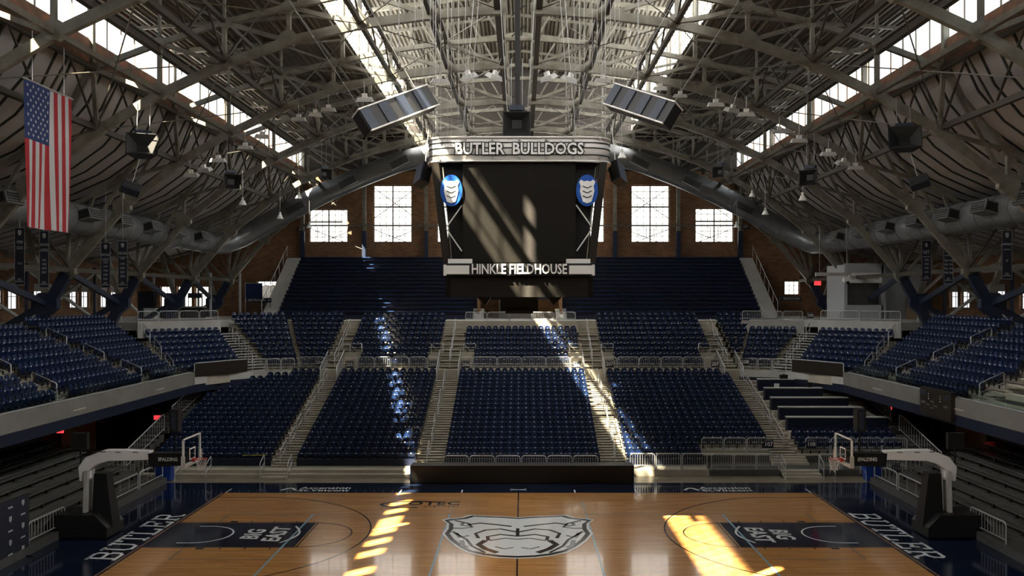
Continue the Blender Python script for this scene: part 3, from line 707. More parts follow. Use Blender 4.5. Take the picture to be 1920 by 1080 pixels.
# ================================================================ RAILS
RC={}
def rail_mesh(L,h,bars,plate=False):
    key=(round(L,2),h,bars)
    if key in RC: return RC[key]
    r=min(0.14,L*0.15); f=MB()
    pts=[(0,0,-0.1),(0,0,h-r)]+[(r-r*math.cos(a),0,h-r+r*math.sin(a)) for a in (0.5,1.05)]+[(r,0,h),(L-r,0,h)]+[(L-r+r*math.sin(a),0,h-r+r*math.cos(a)) for a in (0.5,1.05)]+[(L,0,h-r),(L,0,-0.1)]
    f.path(pts,0.033,6); f.tube((0,0,0.12),(L,0,0.12),0.025)
    g=MB()
    for i in range(1,bars): g.tube((L*i/bars,0,0.12),(L*i/bars,0,h),0.012,4,cap=False)
    fo=f.build('frame',M['rail']); go=g.build('bars',M['rail']) if bars>1 else None
    RC[key]=(fo.data, go.data if go else None)
    bpy.data.objects.remove(fo); 
    if go: bpy.data.objects.remove(go)
    return RC[key]
def rail(P,Q,z,h,label,group,bars=None,z2=None):
    v=Vector((Q[0]-P[0],D(Q[1])-D(P[1]),0)); L=v.length
    a,b_=rail_mesh(L,h,bars or max(4,int(L/0.12)))
    r=empty('guard_rail',(P[0],D(P[1]),z),math.atan2(v.y,v.x)); tag(r,label,'guard rail',group)
    link('frame',a,r)
    if b_: link('bars',b_,r)
    return r
def rail_row(P,Q,n,z,h,what,group,order='from the left',gap=0.09):
    for i in range(n):
        a=(lerp(P[0],Q[0],i/n),lerp(P[1],Q[1],i/n)); c=(lerp(P[0],Q[0],(i+1)/n),lerp(P[1],Q[1],(i+1)/n))
        v=Vector((c[0]-a[0],c[1]-a[1])); L=v.length; v=v/L*gap/2
        rail((a[0]+v.x,a[1]+v.y),(c[0]-v.x,c[1]-v.y),z,h,'silver guard rail panel %s, %s %s'%(what,ORD[i+1],order),group)
rail_row((-3.95,46.35),(4.2,46.35),6,0.46,0.80,'behind the long black board','rails behind the black board')
rail_row((5.95,47.4),(10.15,47.4),3,0.44,0.75,'at the foot of the right section','rails at the foot of the right section')
rail_row((10.3,47.4),(14.0,47.4),3,0.44,0.72,'on the low grey platform, front line','rails on the grey platform')
rail_row((10.25,49.75),(14.1,49.75),3,0.86,0.80,'above the grey platform, back line','rails above the grey platform')
rail_row((16.1,49.75),(21.9,49.75),4,0.86,0.80,'before the press stand','rails before the press stand')
rail_row((16.1,47.4),(20.8,47.4),4,0.44,0.72,'on the floor platform behind the right hoop','rails behind the right hoop')
rail_row((-11.2,60.95),(-6.4,60.95),4,4.72,0.76,'below the left upper section','rails below the left upper section')
rail_row((-3.2,60.95),(3.5,60.95),4,4.72,0.76,'below the centre upper section','rails below the centre upper section')
rail_row((6.75,60.95),(12.8,60.95),4,4.72,0.76,'below the right upper section','rails below the right upper section')
rail((-15.2,60.95),(-13.5,60.95),4.72,0.76,'silver guard rail panel at the left stairs of the cross aisle','rails on the cross aisle')
for nm,a,b_ in (('sign left of the left upper section',-12.2,-11.25),('sign right of the left upper section',-6.35,-5.65),('sign left of the centre upper section',-4.05,-3.25),('sign right of the centre upper section',3.55,4.4),('sign left of the right upper section',5.85,6.7),('sign right of the right upper section',12.85,13.8)):
    rail((a,60.95),(b_,60.95),4.72,0.76,'narrow rail panel carrying the '+nm,'rails on the cross aisle',bars=2)
rail_row((-4.15,67.25),(4.3,67.25),5,7.85,0.62,'on the parapet above the centre section','rails above section 206')
for sg in (-1,1):
    sd=SIDE[sg]
    rail_row((sg*15.4,60.7),(sg*18.0,59.5),3,4.7,0.72,'on the %s corner of the balcony'%sd,'rails on the %s balcony corner'%sd,order='from the centre')
    rail_row((sg*22.1,64.9),(sg*26.2,60.6),4,7.95,0.68,'along the %s concourse edge'%sd,'rails on the %s concourse edge'%sd,order='from the centre')
    rail_row((sg*28.0,62.2),(sg*29.6,62.6),1,7.6,0.8,'beyond the %s concourse edge'%sd,'rails on the %s concourse edge'%sd)
rail_row((16.9,67.2),(21.3,66.3),3,7.88,0.68,'on the parapet above the right corner seats','rails above section 208')
rail_row((23.3,54),(23.3,60),1,4.0,0.01,'x','x') if False else None
# grey side stands, front rails
for sg in (-1,1):
    sd=SIDE[sg]
    for k,(d0,d1) in enumerate(((42.6,45.3),(39.6,42.4),(33.0,35.6))):
        rail((sg*18.25,d0),(sg*18.25,d1),0.35,0.78,'dim guard rail along the %s grey stand, %s from the far end'%(sd,ORD[k+1]),'rails along the grey stands',bars=3 if k<2 else 12)
    for k in range(4):
        rail((sg*24.9,45.2-k*3.4),(sg*24.9,42.0-k*3.4),2.4,1.0,'dark guard rail on top of the %s grey stand, %s from the far end'%(sd,ORD[k+1]),'rails on top of the grey stands',bars=20)
    rail((sg*19.0,45.75),(sg*22.5,45.75),0.1,1.2,'barred gate rail at the end of the %s grey stand'%sd,'rails along the grey stands',bars=16)
    tiers('passage_ramp',(sg*22.7,46.2),(sg*26.4,46.2),(sg*22.7,50),(sg*26.4,50),6,0.15,0.15,M['bench'],zb=0)
    rail((sg*22.7,45.8),(sg*26.2,47.4),1.0,1.1,'barred rail on the dim %s passage ramp'%sd,'rails on the ramp',bars=20).location.z=0.15
HC={}
def handrail(p,q,h,label,group,mid=True):
    """sloped rail between two posts; p,q are feet"""
    p=Vector(p);q=Vector(q); v=q-p; key=(round(math.hypot(v.x,v.y),2),round(v.z,2),h,mid)
    L,dz=key[0],key[1]
    if key not in HC:
        b=MB(); b.path([(0,0,0),(0,0,h-0.07),(0.05,0,h),(L-0.05,0,h+dz),(L,0,h+dz-0.07),(L,0,dz)],0.026,6)
        c=MB()
        if mid: c.tube((0,0,h*0.52),(L,0,h*0.52+dz),0.02,5)
        bo=b.build('x',M['rail']); co=c.build('x',M['rail']) if mid else None
        HC[key]=(bo.data,co.data if co else None); bpy.data.objects.remove(bo)
        if co: bpy.data.objects.remove(co)
    r=empty('handrail',p,math.atan2(v.y,v.x)); tag(r,label,'handrail',group)
    link('hoop',HC[key][0],r)
    if HC[key][1]: link('middle_rail',HC[key][1],r)
names=['leftmost','second from left','second from right','rightmost']
unames=names
for k,(a,b_) in enumerate(AIS):
    X=(a+b_)/2+(-0.15 if k<2 else 0.1); s=3 if k==3 else 0
    for j in range(7):
        i=s+j*(18-s-1.9)/6
        handrail((X+(0.06 if j%2 else 0),D(lowd(i)-0.4),LZ+LH*i),(X+(0.06 if j%2 else 0),D(lowd(i+1.9)-0.4),LZ+LH*(i+1.9)),0.88,'silver handrail in the %s lower aisle, %s from the bottom'%(names[k],ORD[j+1]),'handrails in the lower aisles')
for k,(a,b_) in enumerate(AISU):
    X=(a+b_)/2
    for j in range(4):
        i=0.2+j*1.9
        handrail((X,D(UD+UR*i-0.4),UZ+UH*i),(X,D(UD+UR*(i+1.5)-0.4),UZ+UH*(i+1.5)),0.9,'silver handrail in the %s upper aisle, %s from the bottom'%(unames[k],ORD[j+1]),'handrails in the upper aisles')
    for sgn,X in ((-1,a+0.02),(1,b_-0.02)):
        r=empty('guard_rail',(X,D(59.9),4.0)); tag(r,'sloping barred rail on the %s edge of the %s cross aisle stairs'%('left' if sgn<0 else 'right',unames[k]),'guard rail','sloping rails at the cross aisle')
        f=MB(); f.path([(0,-0.3,0),(0,-0.3,0.9),(0,2.2,1.85),(0,2.2,0.9)],0.03); f.build('frame',M['rail'],r)
        g=MB()
        for i in range(1,14): y=-0.3+2.5*i/14; g.tube((0,y,0.1+(y+0.3)*0.36),(0,y,0.9+(y+0.3)*0.38),0.012,4,cap=False)
        g.build('bars',M['rail'],r)
for sg,a in ((-1,-6.35),(-1,-12.2),(1,-4.0),(-1,3.6),(1,5.9),(-1,12.9)):
    r=empty('portal_frame',(a,D(UD+UR*2.4),5.5)); tag(r,'small square rail frame over the landing, %s'%{-6.35:'right end of the left section',-12.2:'left end of the left section',-4.0:'left end of the centre section',3.6:'right end of the centre section',5.9:'left end of the right section',12.9:'right end of the right section'}[a],'rail frame','rail frames over the landings')
    MB().path([(0,0,-0.9),(0,0,0.75),(0.85,0,0.75),(0.85,0,-0.5)],0.03).build('frame',M['rail'],r)
    MB().path([(0,0,0.72),(0.4,0,0.3),(0.85,0,0.3)],0.022).build('brace',M['rail'],r)
for sg in (-1,1):
    sd=SIDE[sg]
    for da,nm in ((40.6,'near aisle'),(49.65,'middle aisle')):
        for j in range(3):
            x0=21.2+j*2.1; i0=(x0-21.0)/0.8
            handrail((sg*x0,D(da),UZ+UH*i0),(sg*(x0+1.15),D(da),UZ+UH*(i0+1.15/0.8)),0.95,'silver handrail on the %s balcony, %s, %s from the edge'%(sd,nm,ORD[j+1]),'handrails on the balconies')
    for j in range(3):
        t=(0.3+j*2.4)/6; t2=t+0.25
        P=(lerp(21.15,25.0,t),lerp(54.3,59.2,t)); Q=(lerp(21.15,25.0,t2),lerp(54.3,59.2,t2))
        handrail((sg*P[0],D(P[1]),UZ+UH*6*t),(sg*Q[0],D(Q[1]),UZ+UH*6*t2),0.95,'silver handrail in the %s balcony corner aisle, %s from edge'%(sd,ORD[j+1]),'handrails on the balconies')
    for j in range(4):
        t=(0.3+j*2.0)/8; t2=t+0.15
        P=(lerp(18.2,21.5,t),lerp(60.5,65.1,t)); Q=(lerp(18.2,21.5,t2),lerp(60.5,65.1,t2))
        handrail((sg*P[0],D(P[1]),UZ+UH*7*t),(sg*Q[0],D(Q[1]),UZ+UH*7*t2),0.95,'silver handrail in the pale corner stairs on the %s, %s from the bottom'%(sd,ORD[j+1]),'handrails in the pale corner stairs')
    # long stair rail outside the stands / 108
    x=20.8 if sg<0 else 22.3
    for j,(d0,d1,z0,z1) in enumerate(((46.6,51.8,0.45,1.75),(53.0,57.6,2.1,3.1))):
        r=empty('stair_rail',(sg*x,D(d0),z0)); tag(r,'long silver stair rail outside the %s lower stand, %s flight'%(sd,('lower','upper')[j]),'stair rail','long stair rails')
        L=d1-d0; dz=z1-z0
        MB().path([(0,0,0),(0,0,0.95),(0,L-0.3,0.95+dz),(0,L,0.95+dz),(0,L,dz)],0.03).build('frame',M['rail'],r)
        g=MB()
        for i in range(1,16): g.tube((0,L*i/16,dz*i/16+0.1),(0,L*i/16,dz*i/16+0.95),0.012,4,cap=False)
        g.tube((0,0,0.12),(0,L,dz+0.12),0.02); g.build('bars',M['rail'],r)
        tiers('aisle_steps',(sg*x-0.1,d0),(sg*(x+1.3),d0),(sg*x-0.1,d1),(sg*(x+1.3),d1),9,z0-0.25,dz/8,M['bench'])
for (px,nm) in ((-17.8,'left hoop, outer'),(-16.2,'left hoop, inner'),(16.4,'right hoop, inner'),(18.0,'right hoop, outer'),(-13.55,'left entry steps, left'),(-12.1,'left entry steps, right'),(14.0,'right entry steps, left'),(16.0,'right entry steps, right')):
    d0=45.75 if abs(px)>16.1 else 46.3
    handrail((px,D(d0),0.0),(px,D(d0+0.8),0.3),0.9,'short silver handrail on the floor, '+nm,'handrails at the floor edge')
# ================================================================ ROOF TRUSSES
LN_=[(1.0,23.35),(4.25,23.1),(7.6,22.65),(11.0,21.85),(14.1,20.75),(17.2,19.3),(20.2,17.55),(23.5,14.85),(26.8,11.0)]
UN_=[(1.0,24.9),(4.25,24.65),(7.6,24.2),(11.0,23.5),(14.1,22.75),(17.2,21.75),(20.4,20.55),(23.5,16.6),(26.6,14.9),(29.6,14.0),(33.0,13.1),(35.9,12.5)]
FOOT=(28.9,7.3); GUS=(28.05,9.2)
TD=[32.8,42.4,52.4,61.9,71.8,81.2]
tnames=['nearest the camera','second from the camera','third from the camera','fourth from the camera','second from the far wall','in front of the far brick wall']
def gusset(b,x,z,y,r,th=0.34,m=0):
    pts=[(x+r*math.cos(math.pi*k/4+0.39),z+r*0.85*math.sin(math.pi*k/4+0.39)) for k in range(8)]
    b.prism(pts,'y',y-th/2,y+th/2,m)
def make_truss():
    t=empty('roof_truss')
    for sg in (-1,1):
        P=lambda n:(sg*n[0],0,n[1])
        b=MB()
        for a,c in zip(LN_,LN_[1:]): b.beam(P(a),P(c),0.28,0.42)
        b.build('lower_chord',M['truss'],t)
        b=MB()
        for a,c in zip(UN_,UN_[1:]): b.beam(P(a),P(c),0.24,0.26)
        b.build('upper_chord',M['truss'],t)
        g=MB(); g.beam(P(LN_[-1]),P(FOOT),0.42,0.62); gusset(g,sg*GUS[0],GUS[1],0,0.82,0.46); g.beam(P(GUS),(sg*30.8,0,7.6),0.3,0.36); g.build('leg',M['navysteel'],t)
        MB().beam((sg*27.9,0,9.3),(sg*29.2,0,13.4),0.26,0.30).build('strut',M['truss'],t)
        for i,(a,c) in enumerate(zip(LN_,UN_)):
            MB().beam(P(a),P(c),0.19,0.20,up=(0,1,0)).build('post',M['truss'],t)
            gg=MB(); gusset(gg,sg*a[0],a[1]+0.12,0,0.46 if i<7 else 0.56,0.34); gg.build('gusset_plate',M['truss'],t)
            gg=MB(); gusset(gg,sg*c[0],c[1],0,0.33,0.28); gg.build('gusset_plate',M['truss'],t)
        for i in range(7): MB().beam(P(LN_[i]),P(UN_[i+1]),0.14,0.20).build('diagonal',M['truss'],t)
        for a,c in ((LN_[8],UN_[7]),(LN_[8],UN_[9]),(LN_[8],(25.1,15.9)),(LN_[8],UN_[10]),(LN_[7],UN_[6])): MB().beam(P(a),P(c),0.15,0.18).build('diagonal',M['truss'],t)
        # monitor framing above the upper chord
        m=[((0.2,0,31.0),(sg*10.4,0,29.7)),((sg*10.45,0,23.6),(sg*10.45,0,29.8)),((sg*10.5,0,24.9),(sg*20.4,0,24.15)),((sg*20.45,0,20.6),(sg*20.45,0,24.2))]
        for k,(p,q) in enumerate(m): MB().beam((sg*p[0] if k==0 else p[0],p[1],p[2]),q,0.22,0.28).build(('rafter','post','rafter','post')[k],M['truss'],t)
        for p,q in (((4.25,24.7),(4.25,30.4)),((7.6,24.3),(7.6,30.0)),((14.1,22.8),(14.1,24.55)),((17.2,21.8),(17.2,24.3)),((1.0,24.9),(1.0,30.8))):
            MB().beam(P(p),P(q),0.13,0.13,up=(0,1,0)).build('post',M['truss2'],t)
        for p,q in (((1.0,24.9),(4.25,30.4)),((4.25,24.7),(7.6,30.0)),((7.6,24.2),(10.4,27.5)),((11,23.5),(14.1,24.55)),((14.1,22.8),(17.2,24.3)),((17.2,21.8),(20.4,24.0))):
            MB().beam(P(p),P(q),0.09,0.11).build('diagonal',M['truss2'],t)
    MB().beam((-1,0,24.9),(1,0,24.9),0.26,0.26).build('crown_tie',M['truss'],t)
    return t
T0=make_truss()
for k,d in enumerate(TD):
    t=T0 if k==0 else copy_tree(T0)
    t.location=(0,D(d),0); tag(t,'arched steel roof truss with navy legs, %s'%tnames[k],'roof truss','arched roof trusses')
# longitudinal lattice girders
def girder(X,zl,zh,nm,w_=0.2,step=2):
    g=empty('lattice_girder',(X,D(24),zl)); tag(g,'lattice girder running away from the camera '+nm,'girder','lattice girders between the trusses')
    L=D(84)-D(24)
    MB().beam((0,0,0),(0,L,0),w_,0.26).build('bottom_chord',M['girder'],g); MB().beam((0,0,zh-zl),(0,L,zh-zl),w_,0.2).build('top_chord',M['girder'],g)
    b=MB(); ds=[23.1]+TD+[83.9]
    for a,c in zip(ds,ds[1:]):
        for j in range(step):
            y0=lerp(a,c,j/step)-24; y1=lerp(a,c,(j+1)/step)-24
            if y0<0: continue
            b.beam((0,y0,0),(0,(y0+y1)/2,zh-zl),0.07,0.09,up=(1,0,0)); b.beam((0,(y0+y1)/2,zh-zl),(0,y1,0),0.07,0.09,up=(1,0,0))
    b.build('web',M['girder'],g)
for sg in (-1,1):
    s=SIDE[sg]
    girder(sg*1.0,23.45,24.9,'at the crown, just %s of centre'%s,0.3)
    girder(sg*4.25,23.2,24.65,'on the %s, first outside the crown'%s)
    girder(sg*7.6,22.75,24.2,'on the %s, below the inner skylight'%s)
    girder(sg*14.1,20.9,22.8,'on the %s, midway between the two skylights'%s)
    girder(sg*20.3,17.7,20.5,'on the %s, below the outer skylight'%s,0.22,2)
    girder(sg*26.6,11.2,14.6,'on the %s, over the balcony'%s,0.22,1)
    b=empty('roof_beam',(sg*17.2,D(24),21.25)); tag(b,'thick steel beam running away along the inner edge of the %s outer skylight'%s,'beam')
    MB().box(-0.14,0.14,0,59.5,0.35,0.4).build('flange',M['girder'],b); MB().box(-0.14,0.14,0,59.5,-0.05,0.0).build('flange',M['girder'],b); MB().box(-0.03,0.03,0,59.5,0,0.35).build('web',M['girder'],b)
    b=empty('roof_beam',(sg*17.2,D(24),19.4)); tag(b,'lower beam under the %s outer skylight, gusset level'%s,'beam'); MB().box(-0.1,0.1,0,59.5,-0.12,0.12).build('web',M['truss2'],b)
    for k,(x) in enumerate((1.7,3.4,5.1,6.8,8.5)):
        z=lerp(31.2,29.9,x/10.5)
        o=MB().box(sg*x-0.06,sg*x+0.06,D(24),D(83.9),z-0.22,z).build('purlin',M['truss2']); tag(o,'purlin under the high central deck, %s from the ridge, %s side'%(ORD[k+1],s),'purlin','purlins under the roof deck')
    for k,(x) in enumerate((11.9,13.5,15.1,16.7,18.3,19.7)):
        z=lerp(25.0,24.2,(x-10.5)/10)
        o=MB().box(sg*x-0.06,sg*x+0.06,D(24),D(83.9),z-0.2,z).build('purlin',M['truss2']); tag(o,'purlin under the %s lower deck, %s outside the inner skylight'%(s,ORD[k+1]),'purlin','purlins under the roof deck')
    # cross struts between trusses (lines seen at mid bay)
    for k in range(5):
        dm=(TD[k]+TD[k+1])/2; b=MB()
        b.beam((sg*1,D(dm),24.9),(sg*7.6,D(dm),24.2),0.14,0.16); b.beam((sg*7.6,D(dm),24.2),(sg*10.6,D(dm),24.8),0.12,0.14); b.beam((sg*10.6,D(dm),24.7),(sg*20.4,D(dm),24.0),0.14,0.18)
        b.beam((sg*0.1,D(dm),30.95),(sg*10.4,D(dm),29.6),0.14,0.2); b.beam((sg*10.4,D(dm),29.6),(sg*10.4,D(dm),24.8),0.12,0.14); b.beam((sg*4.25,D(dm),24.6),(sg*4.25,D(dm),30.3),0.1,0.1,up=(0,1,0))
        o=b.build('mid_bay_frame',M['truss2']); tag(o,'slender cross frame on the %s, midway in the %s roof bay'%(s,ORD[k+1]),'roof frame','slender cross frames between the trusses')
        b=MB()
        for (p,q) in (((1,23.4),(7.6,22.7)),((7.6,22.7),(14.1,20.8)),((14.1,20.8),(20.2,17.6))):
            b.tube((sg*p[0],D(TD[k]),p[1]),(sg*q[0],D(TD[k+1]),q[1]),0.03,5); b.tube((sg*q[0],D(TD[k]),q[1]),(sg*p[0],D(TD[k+1]),p[1]),0.03,5)
        o=b.build('cross_bracing',M['truss2']); tag(o,'crossed bracing rods on the %s of the %s roof bay'%(s,ORD[k+1]),'bracing','crossed rods between the trusses')
        # X braces between the legs
        b=MB(); b.beam((sg*26.6,D(TD[k]),11.0),(sg*28.05,D(TD[k+1]),9.2),0.22,0.34); o=b.build('leg_brace',M['navysteel']); tag(o,'navy brace slanting between truss legs on the %s, %s bay from the camera'%(s,ORD[k+1]),'brace','navy braces between truss legs')
        b=MB(); b.beam((sg*34.5,D(TD[k]),11.6),(sg*34.5,D(TD[k+1]),7.8),0.16,0.2,1); b.beam((sg*34.5,D(TD[k]),7.8),(sg*34.5,D(TD[k+1]),11.6),0.16,0.2,1); b.box(sg*34.4,sg*34.6,D(TD[k])-.1,D(TD[k])+.1,7.6,12,0)
        o=b.build('wall_brace',[M['navysteel'],M['conc2']]); tag(o,'grey crossed brace before the %s windows, %s bay away'%(s,ORD[k+1]),'brace','grey crossed braces before the side windows')
    for k,d in enumerate((44,53,62)):
        o=MB().box(sg*33.0-0.1,sg*33.0+0.1,D(d-4),D(d+4),11.35,11.55).build('strip_light',M['conc2']); tag(o,'long pale strip housing under the %s ceiling edge, %s away'%(s,ORD[k+1]),'strip light','strip housings at the ceiling edge')
# posts and rods against the far wall
for k,px in enumerate((563,680,797,1155,1275,1392)):
    x=CX+(px-978)*82.6/FPX
    o=MB().beam((x,D(83.5),15.4),(x,D(83.5),24.5),0.32,0.32,up=(0,1,0)).beam((x,D(83.5),13.2),(x,D(83.5),15.9),0.4,0.4,1,up=(0,1,0)).build('wall_post',[M['truss'],M['navysteel']]); tag(o,'steel post with navy foot at the far brick wall, %s from the left'%ORD[k+1],'post','posts at the far wall')
xs=[CX+(p-978)*82.6/FPX for p in (563,680,797,1155,1275,1392)]
for k,(a,c) in enumerate(((0,1),(1,2),(2,3),(3,4),(4,5))):
    b=MB(); x0,x1=xs[a],xs[c]
    b.beam((x0,D(83.4),16.4),(x1,D(83.4),16.4),0.14,0.14)
    if k!=2:
        for z0,z1 in ((14.1,16.4),(16.4,20.6)): b.tube((x0,D(83.4),z0),(x1,D(83.4),z1),0.035,5); b.tube((x0,D(83.4),z1),(x1,D(83.4),z0),0.035,5)
    o=b.build('window_bracing',M['truss2']); tag(o,'strut and crossed rods before the far windows, %s bay from left'%ORD[k+1],'bracing','rods before the far windows')

# ================================================================ DUCTS
for sg in (-1,1):
    s=SIDE[sg]; r=0.88
    pts=[Vector((sg*25.4,D(y),14.1)) for y in (26,31,36,41,46,51,56,61,66,70)]
    c=[(25.35,72.5,14.05),(24.9,74.6,14.15),(23.9,75.8,14.75),(22.4,76,15.6),(19.5,76,17.2),(16.5,76,18.75),(13.5,76,20.05),(10.5,76,21.2),(7.6,76,21.95),(4,76,22.3),(0.05,76,22.4)]
    pts+=[Vector((sg*x,D(d),z)) for x,d,z in c]
    root=empty('air_duct',(sg*25.4,D(50),14.1)); tag(root,'big round silver air duct along the %s side, bending across the far end'%s,'air duct')
    off=Vector((sg*25.4,D(50),14.1)); b=MB(); b.path([p-off for p in pts],r,20); b.build('pipe',M['duct'],root)
    # seam rings
    for i in range(len(pts)-1):
        L=(pts[i+1]-pts[i]).length; n=max(1,int(L/1.6)); dv=(pts[i+1]-pts[i]).normalized()
        for j in range(n):
            p=pts[i]+(pts[i+1]-pts[i])*(j/n)-off; MB().tube(p-dv*0.035,p+dv*0.035,r+0.03,20).build('seam_ring',M['duct'],root)
    k=0
    for d in (29,34.5,38,42,46,50,54,58.5,63,67.5):
        q=empty('duct_vent'); q.parent=root; q.location=Vector((sg*24.35,D(d),14.2))-off; q.rotation_euler=(0,sg*0.25,0)
        MB().box(-0.45,0.45,-0.75,0.75,-0.3,0.3).build('vent_box',M['duct'],q)
        m=MB()
        for j in range(4): m.box(-sg*0.46,-sg*0.50,-0.65,0.65,-0.24+j*0.13,-0.18+j*0.13)
        m.box(-0.38,0.38,-0.78,-0.76,-0.22,0.22); m.build('louvre',M['black'],q); k+=1
    for (x,z) in ((19.0,17.45),(14.6,19.6),(10.2,21.3)):
        q=empty('duct_vent'); q.parent=root; q.location=Vector((sg*x,D(75.0),z-0.25))-off; q.rotation_euler=(0,sg*0.46,0)
        MB().box(-0.85,0.85,-0.35,0.35,-0.32,0.32).build('vent_box',M['duct'],q)
        m=MB()
        for j in range(4): m.box(-0.75,0.75,-0.40,-0.36,-0.26+j*0.14,-0.2+j*0.14)
        m.build('louvre',M['black'],q)

# ================================================================ SPEAKERS AND LAMPS
def cable(p,q,r=0.012,parent=None): return MB().tube(p,q,r,4,cap=False).build('cable',M['cable'],parent)
def horn(px,py,d,size,label,yaw=0,pitch=0):
    c=W(px,py,d); r=empty('horn_speaker',c,yaw); r.rotation_euler=(pitch,0,yaw); tag(r,label,'speaker','black horn speakers')
    s=size/2; b=MB()
    o=[(-s,-s*0.5,-s),(s,-s*0.5,-s),(s,-s*0.5,s*0.75),(-s,-s*0.5,s*0.75)]; i_=[(x*0.35,0.1*s,z*0.35) for x,y,z in o]; bk=[(x*0.5,s*0.7,z*0.5) for x,y,z in o]; o2=[(x*0.93,y,z*0.93) for x,y,z in o]
    b.add(o+o2,[(0,1,5,4),(1,2,6,5),(2,3,7,6),(3,0,4,7)]); b.add(o2+i_,[(0,1,5,4),(1,2,6,5),(2,3,7,6),(3,0,4,7),(4,5,6,7)]); b.add(o+bk,[(1,0,4,5),(2,1,5,6),(3,2,6,7),(0,3,7,4),(7,6,5,4)])
    b.build('horn',M['black'],r)
    MB().box(-s*0.55,s*0.55,-s*0.1,s*0.8,s*0.95,s*1.3).build('driver_box',M['speaker'],r)
    MB().beam((-s*0.4,0.1*s,s*0.95),(-s*0.15,0.2*s,s*0.3),0.05,0.05).beam((s*0.4,0.1*s,s*0.95),(s*0.15,0.2*s,s*0.3),0.05,0.05).build('yoke',M['speaker'],r)
    MB().tube((-s*0.4,0.3*s,s*1.3),(-s*0.4,0.3*s,s*1.3+1.8),0.015,4).tube((s*0.4,0.3*s,s*1.3),(s*0.4,0.3*s,s*1.3+1.8),0.015,4).build('hanger',M['cable'],r)
horn(969,231,33.5,1.05,'big black horn speaker hanging above the scoreboard centre')
horn(267,275,40,1.35,'large square horn speaker under the left ceiling, nearest the flag',0.35,-0.5)
horn(1696,262,40,1.4,'large square horn speaker under the right ceiling, nearest the camera',-0.35,-0.5)
horn(434,340,50,1.0,'horn speaker under the left trusses, second from the flag',0.6)
horn(1518,332,50,1.05,'horn speaker under the right trusses, second from the camera',-0.6)
horn(609,326,62,0.9,'small horn speaker at the far end of the left outer skylight',0.7)
horn(1349,322,62,0.9,'small horn speaker at the far end of the right outer skylight',-0.7)
def boxspk(px,py,d,w_,h_,label,yaw,pitch,roll=0):
    r=empty('box_speaker',W(px,py,d)); r.rotation_euler=(pitch,roll,yaw); tag(r,label,'speaker')
    MB().box(-w_/2,w_/2,-0.3,0.3,-h_/2,h_/2).build('cabinet',M['speaker'],r); MB().box(-w_/2+0.05,w_/2-0.05,-0.33,-0.3,-h_/2+0.05,h_/2-0.05).build('grille',M['black'],r)
    MB().tube((0,0,h_/2),(0,0.5,h_/2+2.0),0.02,4).build('hanger',M['cable'],r)
boxspk(245,353,42,0.85,0.4,'small dark box speaker under the left fabric ceiling',0.5,-0.4,0.3); boxspk(1724,342,42,0.85,0.4,'small dark box speaker under the right fabric ceiling',-0.5,-0.4,-0.3)
boxspk(793,328,34.4,0.42,0.85,'narrow dark speaker hanging beside the left edge of the scoreboard',0.5,-0.3,0.35); boxspk(1158,325,34.4,0.42,0.85,'narrow dark speaker hanging beside the right edge of the scoreboard',-0.5,-0.3,-0.35)
for sg in (-1,1):                                # long speaker arrays
    if sg<0: a=W(683,226,31.5); c=W(812,178,33.5)
    else: a=W(1142,176,33.5); c=W(1255,212,31.5)
    v=c-a; L=v.length; r=empty('speaker_array',a); tag(r,'long slanted speaker array hanging %s above the scoreboard'%SIDE[sg],'speaker array')
    x=v.normalized(); yv=Vector((0,1,0)); yv=(yv-x*x.dot(yv)).normalized(); z=x.cross(yv)
    r.matrix_world=Matrix(((x.x,yv.x,z.x,a.x),(x.y,yv.y,z.y,a.y),(x.z,yv.z,z.z,a.z),(0,0,0,1)))
    MB().box(0,L,0.0,0.55,-0.42,0.42).build('cabinet',M['black'],r)
    n=4
    for i in range(n): MB().box(L*(i+0.05)/n,L*(i+0.52)/n,-0.05,0.05,-0.4,0.4).build('grille_panel',M['speaker'],r)
    MB().box(0,L,-0.06,0.6,0.42,0.47).box(0,L,-0.06,0.02,-0.46,-0.41).build('frame_rail',M['silver'],r)
    b=MB()
    for t in (0.1,0.9): b.tube((L*t,0.3,0.45),(L*t+ (-0.2 if t<.5 else .2),0.3,5.5),0.012,4)
    b.build('hanger',M['cable'],r)
lampd={'flood':0}
def flood(px,py,d,tilt,yaw,label):
    r=empty('flood_light',W(px,py,d)); r.rotation_euler=(tilt,0,yaw); tag(r,label,'flood light','white flood lights in the trusses')
    b=MB(); p=[(-0.42,-0.2,-0.06),(0.42,-0.2,-0.06),(0.42,0.2,-0.06),(-0.42,0.2,-0.06),(-0.34,-0.14,0.14),(0.34,-0.14,0.14),(0.34,0.14,0.14),(-0.34,0.14,0.14)]
    b.hexa(p).build('housing',M['conc2'],r); MB().box(-0.12,0.12,-0.08,0.08,0.14,0.32).build('ballast',M['silver'],r); MB().tube((0,0,0.3),(0,0,0.9),0.02,5).build('stem',M['cable'],r)
FL=[(684,188,44,.3,0),(746,158,52,.2,.2),(824,153,44,.3,.2),(880,145,40,.5,-.9),(926,145,40,.5,.9),(1029,147,40,.5,-.9),(1067,150,40,.5,.9),(1130,152,44,.3,0),(1238,167,52,.3,0),(1275,181,52,.2,0),(1342,198,44,.1,0),(1372,208,44,.4,.6),(1399,216,44,.1,0),(1461,248,52,.1,0),(1498,265,46,.1,0),(1476,247,54,.3,0),(1553,290,48,.1,0),(1580,307,50,.5,.3),(1604,316,50,.1,0),(560,225,50,.1,0),(590,215,52,.5,.5),(616,207,50,.1,0),(460,278,50,.1,0),(491,257,52,.4,.3),(409,302,48,.1,0),(384,319,50,.5,-.3),(359,329,50,.4,0)]
